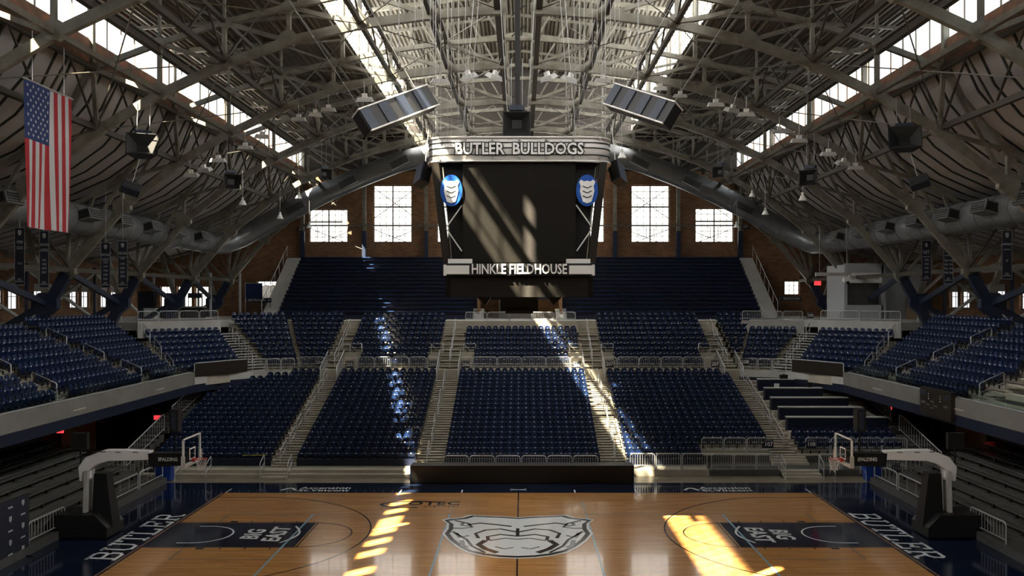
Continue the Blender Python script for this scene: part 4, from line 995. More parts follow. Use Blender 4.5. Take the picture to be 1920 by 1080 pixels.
for i,(px,py,d,t,y) in enumerate(FL):
    h='left' if px<978 else 'right'; lst=[f for f in FL if (f[0]<978)==(px<978)]; lst.sort(key=lambda f:abs(f[0]-978)); k=lst.index((px,py,d,t,y))
    flood(px,py,d,t,y,'white flood light in the trusses, %s from the centre, %s side'%(ORD[k+1],h))
HB=[(455,376,56),(525,403,62),(580,421,70),(1505,367,52),(1435,395,62),(1381,420,70),(560,365,66),(1410,362,66),(1166,287,48)]
for i,(px,py,d) in enumerate(HB):
    r=empty('bell_lamp',W(px,py,d)); tag(r,'small white bell lamp, %s from the left in the picture'%ORD[1+sorted(HB).index((px,py,d))],'lamp','small bell lamps')
    b=MB(); b.tube((0,0,0.0),(0,0,-0.28),0.12,10,r2=0.24); b.build('lamp_shade',M['white'],r); MB().tube((0,0,0),(0,0,0.2),0.08,8).build('socket',M['silver'],r); MB().tube((0,0,0.2),(0,0,1.9),0.015,4).build('cord',M['cable'],r)
# hoist pole and cables above the scoreboard
r=empty('hoist_mast',(0.0,D(34.2),16.0)); tag(r,'dark lattice hoist mast rising from the scoreboard to the roof','hoist mast')
MB().box(-0.1,0.1,-0.1,0.1,0,8.9).build('mast',M['black'],r); MB().tube((-0.35,0,0),(-0.9,0,8.9),0.015,5).tube((0.35,0,0),(0.9,0,8.9),0.015,5).build('stay',M['cable'],r)
b=MB()
for i in range(10): b.beam((-0.22,0.15,0.5+i*0.8),(0.3,0.15,0.9+i*0.8),0.04,0.04)
b.build('bracing',M['black'],r)
for k,(x0,lst) in enumerate(((-3.1,'left'),(3.2,'right'))):
    r=empty('hoist_cables',(x0,0,15.6)); tag(r,'bundle of thin hoist cables above the %s half of the scoreboard'%lst,'cables')
    for i in range(9): MB().tube(((i-4)*0.24,(i%3-1)*0.6,0),((i-4)*0.24,(i%3-1)*0.6,8.6),0.007,4,cap=False).build('cable',M['cable'],r)
for k,(px,d,z0,z1) in enumerate(((748,38,19.6,24),(817,38,15.6,24),(1135,38,15.6,24),(1197,38,19.4,24),(1196,41,18.5,24))):
    x=CX+(px-978)*d/FPX; r=empty('hanging_chain',(x,D(d),z0)); tag(r,'pale hanging chain among the trusses, %s from the left'%ORD[k+1],'chain'); b=MB()
    n=int((z1-z0)/0.2)
    for i in range(n): b.box(-0.02,0.02,-0.02,0.02,i*0.2,i*0.2+0.15)
    b.tube((0,0,0),(0,0,z1-z0),0.01,4); b.build('links',M['cable'],r)

# ================================================================ SCOREBOARD
SB=empty('scoreboard',(0.07,0,9.56)); tag(SB,'large four-sided black scoreboard with silver lettered ring hanging over centre court','scoreboard')
def rrect(hx,hy,r,n=7):
    pts=[]
    for cx_,cy_,a0 in ((hx-r,hy-r,0),(-hx+r,hy-r,math.pi/2),(-hx+r,-hy+r,math.pi),(hx-r,-hy+r,1.5*math.pi)):
        for i in range(n+1): a=a0+math.pi/2*i/n; pts.append((cx_+r*math.cos(a),cy_+r*math.sin(a)))
    return pts
def band(b,hx,hy,r,z0,z1,th=0.12,m=0,bot=None):
    o=rrect(hx,hy,r); i_=rrect(hx-th,hy-th,max(r-th,0.05)); n=len(o)
    vv=[(x,y,z0) for x,y in o]+[(x,y,z1) for x,y in o]+[(x,y,z0) for x,y in i_]+[(x,y,z1) for x,y in i_]
    ff=[]
    for k in range(n):
        l=(k+1)%n; ff+=[(k,l,n+l,n+k),(2*n+l,2*n+k,3*n+k,3*n+l),(n+k,n+l,3*n+l,3*n+k),(l,k,2*n+k,2*n+l)]
    b.add(vv,ff,m,True)
FY=-2.6
ring=MB(); band(ring,3.45,2.68,0.85,5.06,5.98,0.15); ro=ring.build('crown_ring',M['silver'],SB)
q=MB()
for z in (5.30,5.56,5.76): band(q,3.47,2.70,0.86,z-0.018,z+0.018,0.04)
q.build('groove',M['black'],ro)
q=MB(); band(q,3.5,2.73,0.88,5.92,5.98,0.05); band(q,3.5,2.73,0.88,5.04,5.10,0.05); q.build('rim',M['silver'],ro)
for sgn in (-1,1):
    for i in range(7):
        x=-3.0+i*1.0
        for z in (5.18,5.86): MB().tube((x,sgn*2.68,z),(x,sgn*2.76,z),0.045,8).build('bolt',M['chrome'],ro)
MB().prism(rrect(3.3,2.5,0.8),'z',5.0,5.06).build('ceiling_plate',M['black'],SB)
for s_ in (-1,1):
    xd=(1,0,0) if s_<0 else (-1,0,0)
    text('BUTLER  BULLDOGS',0.60,frame4((0,s_*2.71,5.50),xd,(0,0,1)),M['black'],ro,'lettering_backing',extrude=0.02,offset=0.055,spacing=1.0,sx=0.885)
    text('BUTLER  BULLDOGS',0.60,frame4((0,s_*2.745,5.50),xd,(0,0,1)),M['white'],ro,'lettering',extrude=0.02,offset=0.012,spacing=1.0,sx=0.885)
    text('HINKLE FIELDHOUSE',0.52,frame4((0.0,s_*2.87,1.02),xd,(0,0,1)),M['white'],SB,'lettering',extrude=0.04,offset=0.008,sx=0.73)
for (ax,sgn) in (('y',-1),('y',1),('x',-1),('x',1)):
    hw=2.11 if ax=='y' else 1.5; off=2.60 if ax=='y' else 2.75
    def PT(u,v,z): return (u,sgn*v,z) if ax=='y' else (sgn*(v),u,z)
    b=MB(); p0=PT(-hw,off,1.29); p1=PT(hw,off-0.12,5.05); b.box(min(p0[0],p1[0]),max(p0[0],p1[0]),min(p0[1],p1[1]),max(p0[1],p1[1]),1.29,5.05); b.build('video_screen',M['screen'],SB)
    hb=2.58 if ax=='y' else 1.95
    p0=PT(-hb,off+0.05,0.0); p1=PT(hb,off-0.1,0.79); MB().box(p0[0],p1[0],p0[1],p1[1],0.0,0.79).build('lower_display',M['screen'],SB)
core=MB(); core.hexa([(-2.4,-2.0,0.05),(2.4,-2.0,0.05),(2.4,2.0,0.05),(-2.4,2.0,0.05),(-2.95,-2.2,5.0),(2.95,-2.2,5.0),(2.95,2.2,5.0),(-2.95,2.2,5.0)]); core.build('core_housing',M['black'],SB)
for sx_ in (-1,1):
    for sy_ in (-1,1):
        MB().beam((sx_*2.72,sy_*2.40,1.3),(sx_*3.15,sy_*2.45,5.05),0.28,0.28,up=(0,1,0)).build('corner_post',M['board'],SB)
        MB().beam((sx_*2.52,sy_*2.52,1.3),(sx_*2.86,sy_*2.54,4.85),0.035,0.035,up=(0,1,0)).build('trim_rod',M['truss'],SB)
        MB().beam((sx_*2.13,sy_*2.52,3.45),(sx_*2.72,sy_*2.54,2.62),0.045,0.045,up=(0,1,0)).build('strut',M['silver'],SB)
        MB().beam((sx_*2.72,sy_*2.54,2.55),(sx_*2.15,sy_*2.52,1.72),0.045,0.045,up=(0,1,0)).build('strut',M['silver'],SB)
        # oval badge with a plain crest
        ov=empty('badge',(sx_*2.53,sy_*2.66,3.97)); ov.parent=SB
        if sy_>0: ov.rotation_euler=(0,0,math.pi)
        el=[(0.41*math.cos(2*math.pi*k/28),0.59*math.sin(2*math.pi*k/28)) for k in range(28)]
        MB().prism(el,'y',-0.04,0.06).build('oval_plate',M['blue'],ov)
        cr=[(0,.36),(.12,.33),(.22,.40),(.30,.32),(.24,.16),(.27,-.02),(.22,-.22),(.16,-.42),(0,-.48)]; cr=cr+[(-x,y) for x,y in reversed(cr[1:-1])]
        MB().prism(cr,'y',-0.07,-0.03).build('crest',M['white'],ov)
        q=MB()
        for e in (-1,1):
            for zz in (0.16,-0.02,-0.2): q.beam((0,-0.075,zz-0.08),(e*0.17,-0.075,zz),0.01,0.035)
        q.build('crest_line',M['black'],ov)
for s_ in (-1,1):
    MB().box(-2.8,2.8,s_*2.72,s_*2.80,0.80,1.25).build('name_bar',M['black'],SB)
    for sx_ in (-1,1): MB().box(sx_*1.85,sx_*2.72,s_*2.78,s_*2.86,0.85,1.17).box(sx_*2.70,sx_*2.80,s_*2.5,s_*2.9,0.80,1.20).build('name_bar_end',M['silver'],SB)
    for sx_ in (-1,1): MB().box(sx_*1.75,sx_*2.65,s_*2.3,s_*2.74,1.24,1.42).build('bracket',M['silver'],SB)
MB().box(-0.75,0.75,-0.6,0.6,-0.55,0.1).box(-0.55,0.55,-0.7,0.7,-0.65,-0.5).build('speaker_cluster',M['black'],SB)
for sx_ in (-1,1): MB().prism([(sx_*1.1,0.05),(sx_*1.75,0.05),(sx_*1.35,-0.32)][::sx_],'y',-0.5,0.3).build('down_speaker',M['black'],SB)
for sx_ in (-1,1):
    for sy_ in (-1,1): MB().tube((sx_*2.2,sy_*1.6,5.9),(sx_*1.6,sy_*1.2,13.8),0.016,5).build('hoist_cable',M['cable'],SB)

# ================================================================ FLAG AND BANNERS
FX=-19.0; y0,y1=D(34.0),D(37.6); zt=18.0
fl=empty('flag',(FX,(y0+y1)/2,zt)); tag(fl,'striped red and white flag with blue starred canton hanging at upper left','flag')
Hf=5.7
def wave(u,v): return 0.10*math.sin(u*9+v*1.5)*(0.2+v*0.8)+0.05*math.sin(u*21+2*v)*v
def cloth(b,ua,ub,va,vb,m,nu=3,nv=14,dx=0.0):
    base=len(b.v); vv=[]
    for j in range(nv+1):
        for i in range(nu+1):
            u=lerp(ua,ub,i/nu); v=lerp(va,vb,j/nv)
            vv.append((wave(u,v)+dx,(u-0.5)*(y1-y0),-v*Hf-0.02-0.12*u*(1-0)*0))
    b.add(vv,[(j*(nu+1)+i,j*(nu+1)+i+1,(j+1)*(nu+1)+i+1,(j+1)*(nu+1)+i) for j in range(nv) for i in range(nu)],m,True)
for nm,cols in (('red_stripes',0),('white_stripes',1)):
    b=MB()
    for i in range(13):
        if i%2!=cols: continue
        va=0.40 if i<7 else 0
        cloth(b,i/13,(i+1)/13,va,1,0,2,16)
    b.build(nm,M['flagred' if cols==0 else 'flagwhite'],fl)
b=MB(); cloth(b,0,7/13,0,0.40,0,8,8); b.build('canton',M['flagblue'],fl)
b=MB()
for r_ in range(11):
    for c_ in range(9):
        if (r_+c_)%2: continue
        u=(c_+1)/10*7/13; v=(r_+1)/12*0.40; cy_=(u-0.5)*(y1-y0); cz=-v*Hf-0.02; wx=wave(u,v)
        for off in (0.03,-0.03): b.add([(wx+off,cy_+0.085*(1 if k%2==0 else .4)*math.sin(k*math.pi/5),cz+0.085*(1 if k%2==0 else .4)*math.cos(k*math.pi/5)) for k in range(10)],[tuple(range(10))])
b.build('stars',M['flagwhite'],fl)
MB().tube((0,(y0-y1)/2-0.1,0),(0,(y1-y0)/2+0.1,0),0.04,6).build('rod',M['cable'],fl)
MB().tube((0,-1.2,0),(0,-1.2,2.0),0.015,4).tube((0,1.2,0),(0,1.2,2.0),0.015,4).build('hanging_line',M['cable'],fl)
BAN=[(37,427,535,44,'1929\nNATIONAL\nCHAMPIONS','17-2'),(83,433,540,46,'NCAA\nTOURNAMENT\nSWEET SIXTEEN','1961\n1962\n2003\n2007'),(198,455,540,52,'NCAA\nTOURNAMENT\nCHAMPIONS','1962\n1997\n1998\n2000\n2001'),(230,452,540,52,'NCAA\nTOURNAMENT\nFINALIST','1997\n2000\n2001\n2003'),
     (1737,452,528,56,'NIT\nAPPEARANCES','1958\n1959\n1985\n1991'),(1778,448,532,53,'NIT\nAPPEARANCES','1958 1985\n1959 1991\n1992 1995\n1999 2002'),(1888,432,524,46,'CONFERENCE\nCHAMPIONS','III')]
bn=['nearest the flag, showing a large year','second from the left edge','third from the left, over the pale counters','fourth from the left, over the pale counters','first right of the concessions wall','second right of the concessions wall','nearest the right edge']
for k,(px,ya,yb,d,t1,t2) in enumerate(BAN):
    c=W(px,ya,d); h=(yb-ya)*d/FPX; w_=0.50 if k not in (0,6) else 0.54; w_*=d/47
    r=empty('hanging_banner',c,0.0); tag(r,'tall narrow navy championship banner, '+bn[k],'banner','tall navy banners')
    MB().box(-w_/2,w_/2,-0.01,0.01,-h,0).build('cloth',M['banner'],r); MB().box(-w_/2,w_/2,-0.012,0.0,-h,-h+0.03).box(-w_/2,-w_/2+0.02,-0.014,0,-h,0).box(w_/2-0.02,w_/2,-0.014,0,-h,0).build('hem',M['bannertext'],r)
    MB().tube((-w_/2-0.03,0,0),(w_/2+0.03,0,0),0.02,6).tube((0,0,0),(0,0,3.2),0.01,4).build('rod',M['cable'],r)
    F=lambda z:frame4((0,-0.016,z),(1,0,0),(0,0,1))
    MB().prism([(-.07,-.12),(.07,-.12),(.10,-.2),(.07,-.34),(0,-.40),(-.07,-.34),(-.10,-.2)],'y',-0.018,-0.012).build('crest',M['bannertext'],r)
    a,*rest_=t1.split('\n')
    wd={4:0.20,3:0.26}.get(len(a),0.11)*w_/0.5
    text(a,wd*1.0,F(-0.72),M['bannertext'],r,'print',sx=0.8 if len(a)<5 else 0.75,offset=0.008)
    text('\n'.join(rest_),0.085*w_/0.5,F(-1.0),M['bannertext'],r,'print',sx=0.7,offset=0.003)
    text(t2,0.16*w_/0.5,F(-h*0.62),M['bannertext'],r,'print',sx=0.8,offset=0.004,line=1.35)
    text("MEN'S\nBASKETBALL",0.10*w_/0.5,F(-h+0.25),M['bannertext'],r,'print',sx=0.66,offset=0.004)
# ================================================================ HOOPS
def hoop(sg):
    s=SIDE[sg]; r=empty('basketball_hoop',(sg*17.3,0,0)); tag(r,'portable basketball hoop with white arm and glass backboard at the %s end'%s,'basketball hoop')
    bx=lambda a,b_:(min(a,b_),max(a,b_))
    X=lambda x:sg*(x-17.3)                       # x measured from centre court, outward positive
    def part(b,nm,m): return b.build(nm,M[m],r)
    b=MB(); b.prism([(X(x),z) for x,z in ((16.2,0.06),(16.2,0.45),(16.7,0.95),(18.3,0.95),(18.7,0.5),(18.7,0.06))][::sg],'y',-0.75,0.75); part(b,'base','black')
    b=MB(); b.hexa([(X(16.15),-0.35,0.4),(X(17.0),-0.35,0.4),(X(17.0),0.35,0.4),(X(16.15),0.35,0.4),(X(16.45),-0.25,2.5),(X(16.95),-0.25,2.5),(X(16.95),0.25,2.5),(X(16.45),0.25,2.5)]); part(b,'padded_column','black')
    b=MB()
    for y in (-0.22,0.22): b.beam((X(17.3),y,0.7),(X(17.25),y,2.6),0.14,0.2,up=(0,1,0))
    part(b,'lift_strut','conc2')
    arm=[(17.55,2.2),(17.6,2.75),(17.3,3.15),(16.6,3.42),(15.9,3.42),(14.75,3.38)]; low=[(17.2,2.2),(17.2,2.6),(16.9,2.85),(16.4,3.0),(15.6,3.02),(14.75,3.05)]
    b=MB(); 
    for i in range(len(arm)-1):
        a,c,e,f=arm[i],arm[i+1],low[i+1],low[i]
        b.hexa([(X(f[0]),-0.2,f[1]),(X(e[0]),-0.2,e[1]),(X(e[0]),0.2,e[1]),(X(f[0]),0.2,f[1]),(X(a[0]),-0.2,a[1]),(X(c[0]),-0.2,c[1]),(X(c[0]),0.2,c[1]),(X(a[0]),0.2,a[1])])
    ao=part(b,'arm','white')
    b=MB()
    for x in (15.2,15.9,16.5): b.box(*bx(X(x),X(x+0.22)),-0.203,-0.19,3.33 if x<16 else 3.35,3.36 if x<16 else 3.38)
    b.build('slot',M['black'],ao)
    b=MB(); b.hexa([(X(14.75),-0.22,2.75),(X(13.3),-0.22,2.82),(X(13.3),0.22,2.82),(X(14.75),0.22,2.75),(X(14.8),-0.22,3.30),(X(13.3),-0.22,3.32),(X(13.3),0.22,3.32),(X(14.8),0.22,3.30)]); po=part(b,'arm_padding','black')
    text('SPALDING',0.20,frame4((X(14.0),-0.225,3.06),(1,0,0),(0,0,1)),M['whiteline'],po,'lettering',offset=0.006,sx=0.85)
    b=MB(); b.box(*bx(X(13.14),X(13.11)),-0.915,0.915,2.90,3.97); part(b,'glass_board','glass')
    b=MB()
    for y in (-0.915,0.875): b.box(*bx(X(13.17),X(13.09)),y,y+0.04,2.9,3.97)
    for z in (2.9,3.93): b.box(*bx(X(13.17),X(13.09)),-0.915,0.915,z,z+0.04)
    part(b,'board_frame','white')
    b=MB()
    for y in (-0.305,0.265): b.box(*bx(X(13.105),X(13.095)),y,y+0.045,3.05,3.5)
    b.box(*bx(X(13.105),X(13.095)),-0.305,0.305,3.46,3.51); b.box(*bx(X(13.105),X(13.095)),-0.305,0.305,3.05,3.09); part(b,'target_square','white')
    b=MB(); b.box(*bx(X(13.20),X(13.05)),-0.93,0.93,2.84,2.95); b.box(*bx(X(13.2),X(13.05)),-0.95,-0.9,2.84,3.3); b.box(*bx(X(13.2),X(13.05)),0.9,0.95,2.84,3.3); part(b,'board_padding','conc2')
    b=MB(); cxr=X(12.755); pts=[(cxr+0.23*math.cos(2*math.pi*k/24),0.23*math.sin(2*math.pi*k/24),3.05) for k in range(25)]; b.path(pts,0.014,6); b.box(*bx(X(13.09),X(12.98)),-0.09,0.09,2.95,3.08); b.box(*bx(X(13.0),X(12.97)),-0.15,0.15,3.0,3.04); ro=part(b,'rim','red')
    b=MB(); n=12; prev=None
    lv=[(0.23,3.04),(0.19,2.92),(0.155,2.80),(0.135,2.68),(0.13,2.58)]
    for j in range(len(lv)-1):
        for k in range(n):
            a0=2*math.pi*(k+0.5*(j%2))/n
            for dd in (-0.5,0.5):
                a1=a0+2*math.pi*dd/n
                b.tube((cxr+lv[j][0]*math.cos(a0),lv[j][0]*math.sin(a0),lv[j][1]),(cxr+lv[j+1][0]*math.cos(a1),lv[j+1][0]*math.sin(a1),lv[j+1][1]),0.006,4,cap=False)
    b.build('net',M['net'],ro)
    b=MB(); b.box(*bx(X(13.95),X(13.6)),-0.22,0.22,4.15,5.05); so=part(b,'shot_clock','black'); MB().tube((X(13.78),0,3.3),(X(13.78),0,4.15),0.03,6).build('post',M['black'],so)
    MB().box(*bx(X(13.87),X(13.68)),-0.235,-0.22,4.25,4.95).build('display_face',M['speaker'],so)
    b=MB(); b.box(*bx(X(17.95),X(17.3)),-0.1,0.1,3.45,4.1); part(b,'monitor_box','black'); part(MB().tube((X(17.6),0,2.7),(X(17.6),0,3.45),0.035,6),'monitor_post','black')
for sg in (-1,1): hoop(sg)

# ================================================================ GREY SIDE STANDS
for sg in (-1,1):
    s=SIDE[sg]
    b=MB()
    b.box(sg*18.1,sg*18.9,D(22),D(45.5),0,0.32)
    for i in range(8): b.box(sg*(18.9+0.72*i),sg*(18.9+0.72*(i+1)),D(22),D(45.3),0,0.42+0.25*i)
    b.build('side_stand_platform',M['bench'],kind='structure')
    for i in range(8):
        x=sg*(19.35+0.72*i); z=0.42+0.25*i
        r=empty('stand_bench',(x,D(35),z)); tag(r,'long grey bench of the %s side stand, %s row up'%(s,ORD[i+1]),'bench','grey benches of the side stands')
        MB().box(-0.14,0.14,-12,10.2,0.20,0.26).build('seat',M['bench'],r)
        for k in range(13):
            if i==0 and k==0 and sg<0: bmesh_=MB().box(-0.05,0.05,-0.075,0.075,0,0.2).build('bracket',M['board'],r); q=bmesh_
            else: q=link('bracket',bmesh_.data,r)
            q.location=(0,-11.7+k*1.75,0)
    # folding wall panels behind the stand
    for k in range(5):
        d0=45.0-k*3.2
        r=empty('wall_panel',(sg*25.6,D(d0-1.5),2.2)); tag(r,'tall grey panel behind the %s grey stand, %s from far end'%(s,ORD[k+1]),'panel','grey panels behind the side stands')
        MB().box(-0.04,0.04,-1.45,1.45,0,1.35).build('panel',M['bench'],r); MB().box(-0.06,0.06,1.40,1.46,0,1.4).box(-0.06,0.06,-1.46,1.46,1.33,1.4).build('frame',M['bench'],r)
# grey upper benches at the near right balcony
b=MB()
for i in range(9): b.box(21.0+0.8*i,21.8+0.8*i,D(24),D(39.9),4.0,4.61+UH*i)
b.build('bench_tiers',M['bench'],kind='structure')
for i in range(9):
    r=empty('balcony_bench',(21.5+0.8*i,D(33),4.61+UH*i)); tag(r,'plain grey bench at the right edge of the balcony, %s row from the glass'%ORD[i+1],'bench','grey benches on the right balcony')
    MB().box(-0.14,0.14,-9,6.6,0.36,0.41).build('seat',M['bench'],r); MB().box(-0.04,0.04,-9,6.6,0.02,0.36).build('support',M['bench'],r)

# ================================================================ BOARD, TABLES, SIGNS
r=empty('courtside_board',(0.18,D(45.45),0)); tag(r,'long black courtside display board in front of section 106','display board')
MB().box(-5.65,5.70,-0.05,0.25,0.03,0.86).build('display_face',M['board'],r); MB().box(-5.70,5.75,-0.12,0.8,0.86,0.93).build('top_pad',M['black'],r)
q=MB()
for x in (-5.70,5.70): q.box(x-0.05,x+0.05,-0.06,0.7,0,0.9)
for x in (-3.4,-1.1,1.1,3.4): q.box(x-0.008,x+0.008,-0.056,-0.05,0.05,0.86)
q.build('end_panel',M['navy'],r)
names=['front','second','third','fourth','rear']
for k,(x0,x1,d,z) in enumerate(((15.85,21.8,52.2,2.52),(15.84,20.9,53.75,2.92),(15.8,20.6,55.3,3.33),(15.8,19.5,56.8,3.78),(15.8,18.2,58.4,4.2))):
    r=empty('press_table',((x0+x1)/2,D(d),z-0.75)); tag(r,'long press table with white top, %s of the five on the right stand'%names[k],'table','press tables on the right stand'); L=(x1-x0)/2
    MB().box(-L,L,-0.1,0.45,0.70,0.75).build('tabletop',M['tabletop'],r); MB().box(-L+0.02,L-0.02,-0.05,-0.02,-0.1,0.70).build('front_panel',M['navy'],r)
    MB().box(-L,-L+0.05,-0.05,0.4,-0.1,0.7).box(L-0.05,L,-0.05,0.4,-0.1,0.7).build('leg',M['navy'],r)
    MB().box(x0,x1,D(d-0.6),D(d+0.9),z-1.3,z-0.8).build('seating_tiers',M['conc'],kind='structure')
for k,(px,py,d,lb) in enumerate(((1470,704,58.5,'black case on the rear press table'),(1519,722,57,'small black monitor on the fourth press table'),(1457,721,57,'small white laptop on the fourth press table'))):
    c=W(px,py,d); z=4.2 if k==0 else 3.78
    r=empty('monitor' if k==1 else ('laptop' if k==2 else 'equipment_case'),(c.x,D(d)+0.1,z)); tag(r,lb,'equipment')
    if k==0: MB().box(-0.25,0.25,-0.12,0.12,0,0.26).build('case_body',M['black'],r); MB().box(-0.08,0.08,-0.02,0.02,0.26,0.30).build('handle',M['board'],r)
    else:
        MB().box(-0.17,0.17,-0.015,0.015,0.05,0.30 if k==1 else 0.24).build('display',M['black'] if k==1 else M['white'],r); MB().box(-0.12,0.12,-0.12,0.1,0,0.03).build('stand',M['black'] if k==1 else M['white'],r)
def sign(px,py,d,w_,h_,txt,ts,label,m='banner',tm='white',small=None,cat='sign',yaw=0,name='section_sign'):
    c=W(px,py,d); r=empty(name,c,yaw); tag(r,label,cat)
    MB().box(-w_/2,w_/2,-0.01,0.02,-h_/2,h_/2).build('plate',M[m],r)
    text(txt,ts,frame4((0,-0.014,-0.06*h_ if small else 0),(1,0,0),(0,0,1)),M[tm],r,'lettering',offset=0.006)
    if small: text(small,ts*0.36,frame4((0,-0.014,h_*0.36),(1,0,0),(0,0,1)),M['bannertext'],r,'lettering',offset=0.003)
    return r
for (px,py,t,lb) in ((598,679,'204','beside the first stairs from the left'),(655,683,'205','at the left edge of the left section'),(811,683,'205','at the right edge of the left section'),(873,683,'206','at the left edge of the centre section'),(1081,684,'206','at the right edge of the centre section'),(1143,682,'207','at the left edge of the right section'),(1341,682,'207','at the right edge of the right section')):
    sign(px,py,60.85,0.55,0.5,t,0.34,'dark section sign reading %s %s'%(t,lb),small='SECTION')
sign(1397,678,60.4,0.55,0.5,'208',0.34,'dark section sign reading 208 on the lower corner rail',small='SECTION')
sign(1519,591,66.2,0.5,0.46,'208',0.32,'dark section sign reading 208 on the upper parapet rail',small='SECTION')
sign(1441,832,49.6,0.55,0.5,'107',0.32,'dark section sign reading 107 on the rail above the grey platform',small='SECTION')
sign(1521,832,49.6,0.55,0.5,'108',0.32,'dark section sign reading 108 at the left end of the press stand rail',small='SECTION')
sign(280,877,44.6,0.5,0.45,'124',0.28,'dark section sign reading 124 behind the left hoop arm',small='SECTION',tm='bannertext')
sign(1680,877,44.6,0.4,0.45,'111',0.26,'dark section sign behind the right hoop arm',small='SECTION',tm='bannertext')
sign(565,430,83.5,0.7,0.45,'305',0.34,'small sign reading 305 on the far wall, left of the windows',small='SECTION')
sign(1398,425,83.5,0.7,0.45,'307',0.34,'small sign reading 307 on the far wall, right of the windows',small='SECTION')
sign(486,563,76,2.1,0.4,'RESTROOMS  \u2192',0.27,'dark restrooms sign with right arrow below the left emblem banner',tm='bannertext',name='restrooms_sign')
sign(1480,560,76,2.0,0.34,'\u2190  RESTROOMS',0.25,'dark restrooms sign with left arrow below the small bright window',tm='bannertext',name='restrooms_sign')
for (px,w0) in ((486,76),(1480,76)):
    c=W(px,563,76); q=empty('sign_stand',(c.x,c.y,7.75)); tag(q,'thin post stand carrying the %s restrooms sign'%('left' if px<978 else 'right'),'sign stand')
    for e in (-0.95,0.95): MB().tube((e,0.05,0),(e,0.05,c.z-7.75),0.03,5).build('post',M['black'],q)
# emblem banner, plain crest, by the left restrooms sign
c=W(488,546,82); r=empty('emblem_banner',c); tag(r,'blue cloth banner with pale crest hanging left of the navy bleachers','banner')
MB().box(-1.35,0.2,-0.02,0.02,-0.72,0.72).build('cloth',M['flagblue'],r); MB().tube((-1.4,0.03,0.74),(1.5,0.03,0.74),0.03,5).tube((-1.4,0.03,0.8),(-1.4,0.03,-2.4),0.03,5).build('pole',M['rail'],r); MB().prism([(0.2,-.6),(0.2,.45),(.5,.62),(.9,.5),(1.3,.62),(1.5,.4),(1.4,-.2),(1.1,-.65),(.7,-.72)],'y',-0.03,0.0).build('crest',M['backlit'],r)
# exit signs
for (px,py,d,lb) in ((113,808,50,'left passage, near the beige doorway'),(295,783,58,'left passage, behind the stair rail'),(1666,767,57,'right passage under the balcony'),(1855,806,46,'far right under the balcony'),(1533,531,78,'hanging beside the right corner stairs'),(1683,549,72,'on the white concourse wall beside the door')):
    c=W(px,py,d); r=empty('exit_sign',c); tag(r,'glowing red exit sign, '+lb,'exit sign','red exit signs')
    w_=12*d/FPX; MB().box(-w_/2,w_/2,-0.04,0.04,-w_*0.32,w_*0.32).build('box',M['exit'],r); MB().tube((0,0,w_*0.3),(0,0,w_*0.3+0.9),0.012,4).build('stem',M['black'],r); text('EXIT',w_*0.42,frame4((0,-0.045,0),(1,0,0),(0,0,1)),M['red'],r,'lettering',offset=0.003)
# concessions block on the right concourse
x0=CX+(1583-978)*70/FPX; x1=CX+(1742-978)*70/FPX
q=MB(); q.box(x0+0.0,x0+0.25,D(70),D(74),7.7,12.2); q.box(CX+(1652-978)*70/FPX,CX+(1660-978)*70/FPX,D(69.9),D(70.1),7.7,12.2); q.box(x0,CX+(1656-978)*70/FPX,D(69.9),D(70.1),7.7,9.0); q.box(x0,CX+(1656-978)*70/FPX,D(69.9),D(70.1),11.2,12.3)
q.box(CX+(1656-978)*70/FPX,x1,D(71.5),D(71.7),7.7,12.3); q.build('concession_wall',M['wallwhite'],kind='structure')
MB().box(x0+0.2,CX+(1652-978)*70/FPX,D(70.4),D(70.6),9.0,11.2).build('concession_shutter',M['bench'],kind='structure')
sign(1618,521,69.6,3.0,0.80,'CONCESSIONS',0.38,'white concessions sign over the serving counter',m='white',tm='banner',name='concessions_sign')
c=W(1711,565,71.3); dr=MB().box(c.x-0.5,c.x+0.5,c.y-0.03,c.y+0.05,7.78,10.0).build('door_1',M['beige'],kind='structure'); MB().box(c.x-0.45,c.x-0.38,c.y-0.1,c.y-0.03,8.75,8.82).build('door_handle',M['silver'],dr)
for k,(a,b_) in enumerate(((1530,1596),)):
    o=MB().box(CX+(a-978)*66/FPX,CX+(b_-978)*66/FPX,D(66),D(66.2),11.2,11.45).tube((CX+(a-978)*66/FPX+.3,D(66.1),11.4),(CX+(a-978)*66/FPX+.3,D(66.1),15),0.02,4).tube((CX+(b_-978)*66/FPX-.3,D(66.1),11.4),(CX+(b_-978)*66/FPX-.3,D(66.1),15),0.02,4).build('strip_light',M['conc2']); tag(o,'pale strip housing above the concessions sign','strip light')
c=W(1588,525,62); r=empty('camera_unit',c); tag(r,'white camera unit on the truss leg beside the concessions sign','camera'); MB().box(-0.25,0.25,-0.2,0.2,-0.12,0.12).build('body',M['white'],r); MB().box(-0.12,0.05,-0.35,-0.2,-0.3,-0.1).build('lens',M['black'],r); MB().tube((0,0,0.1),(0.2,0,0.35),0.04,6).build('bracket',M['white'],r)
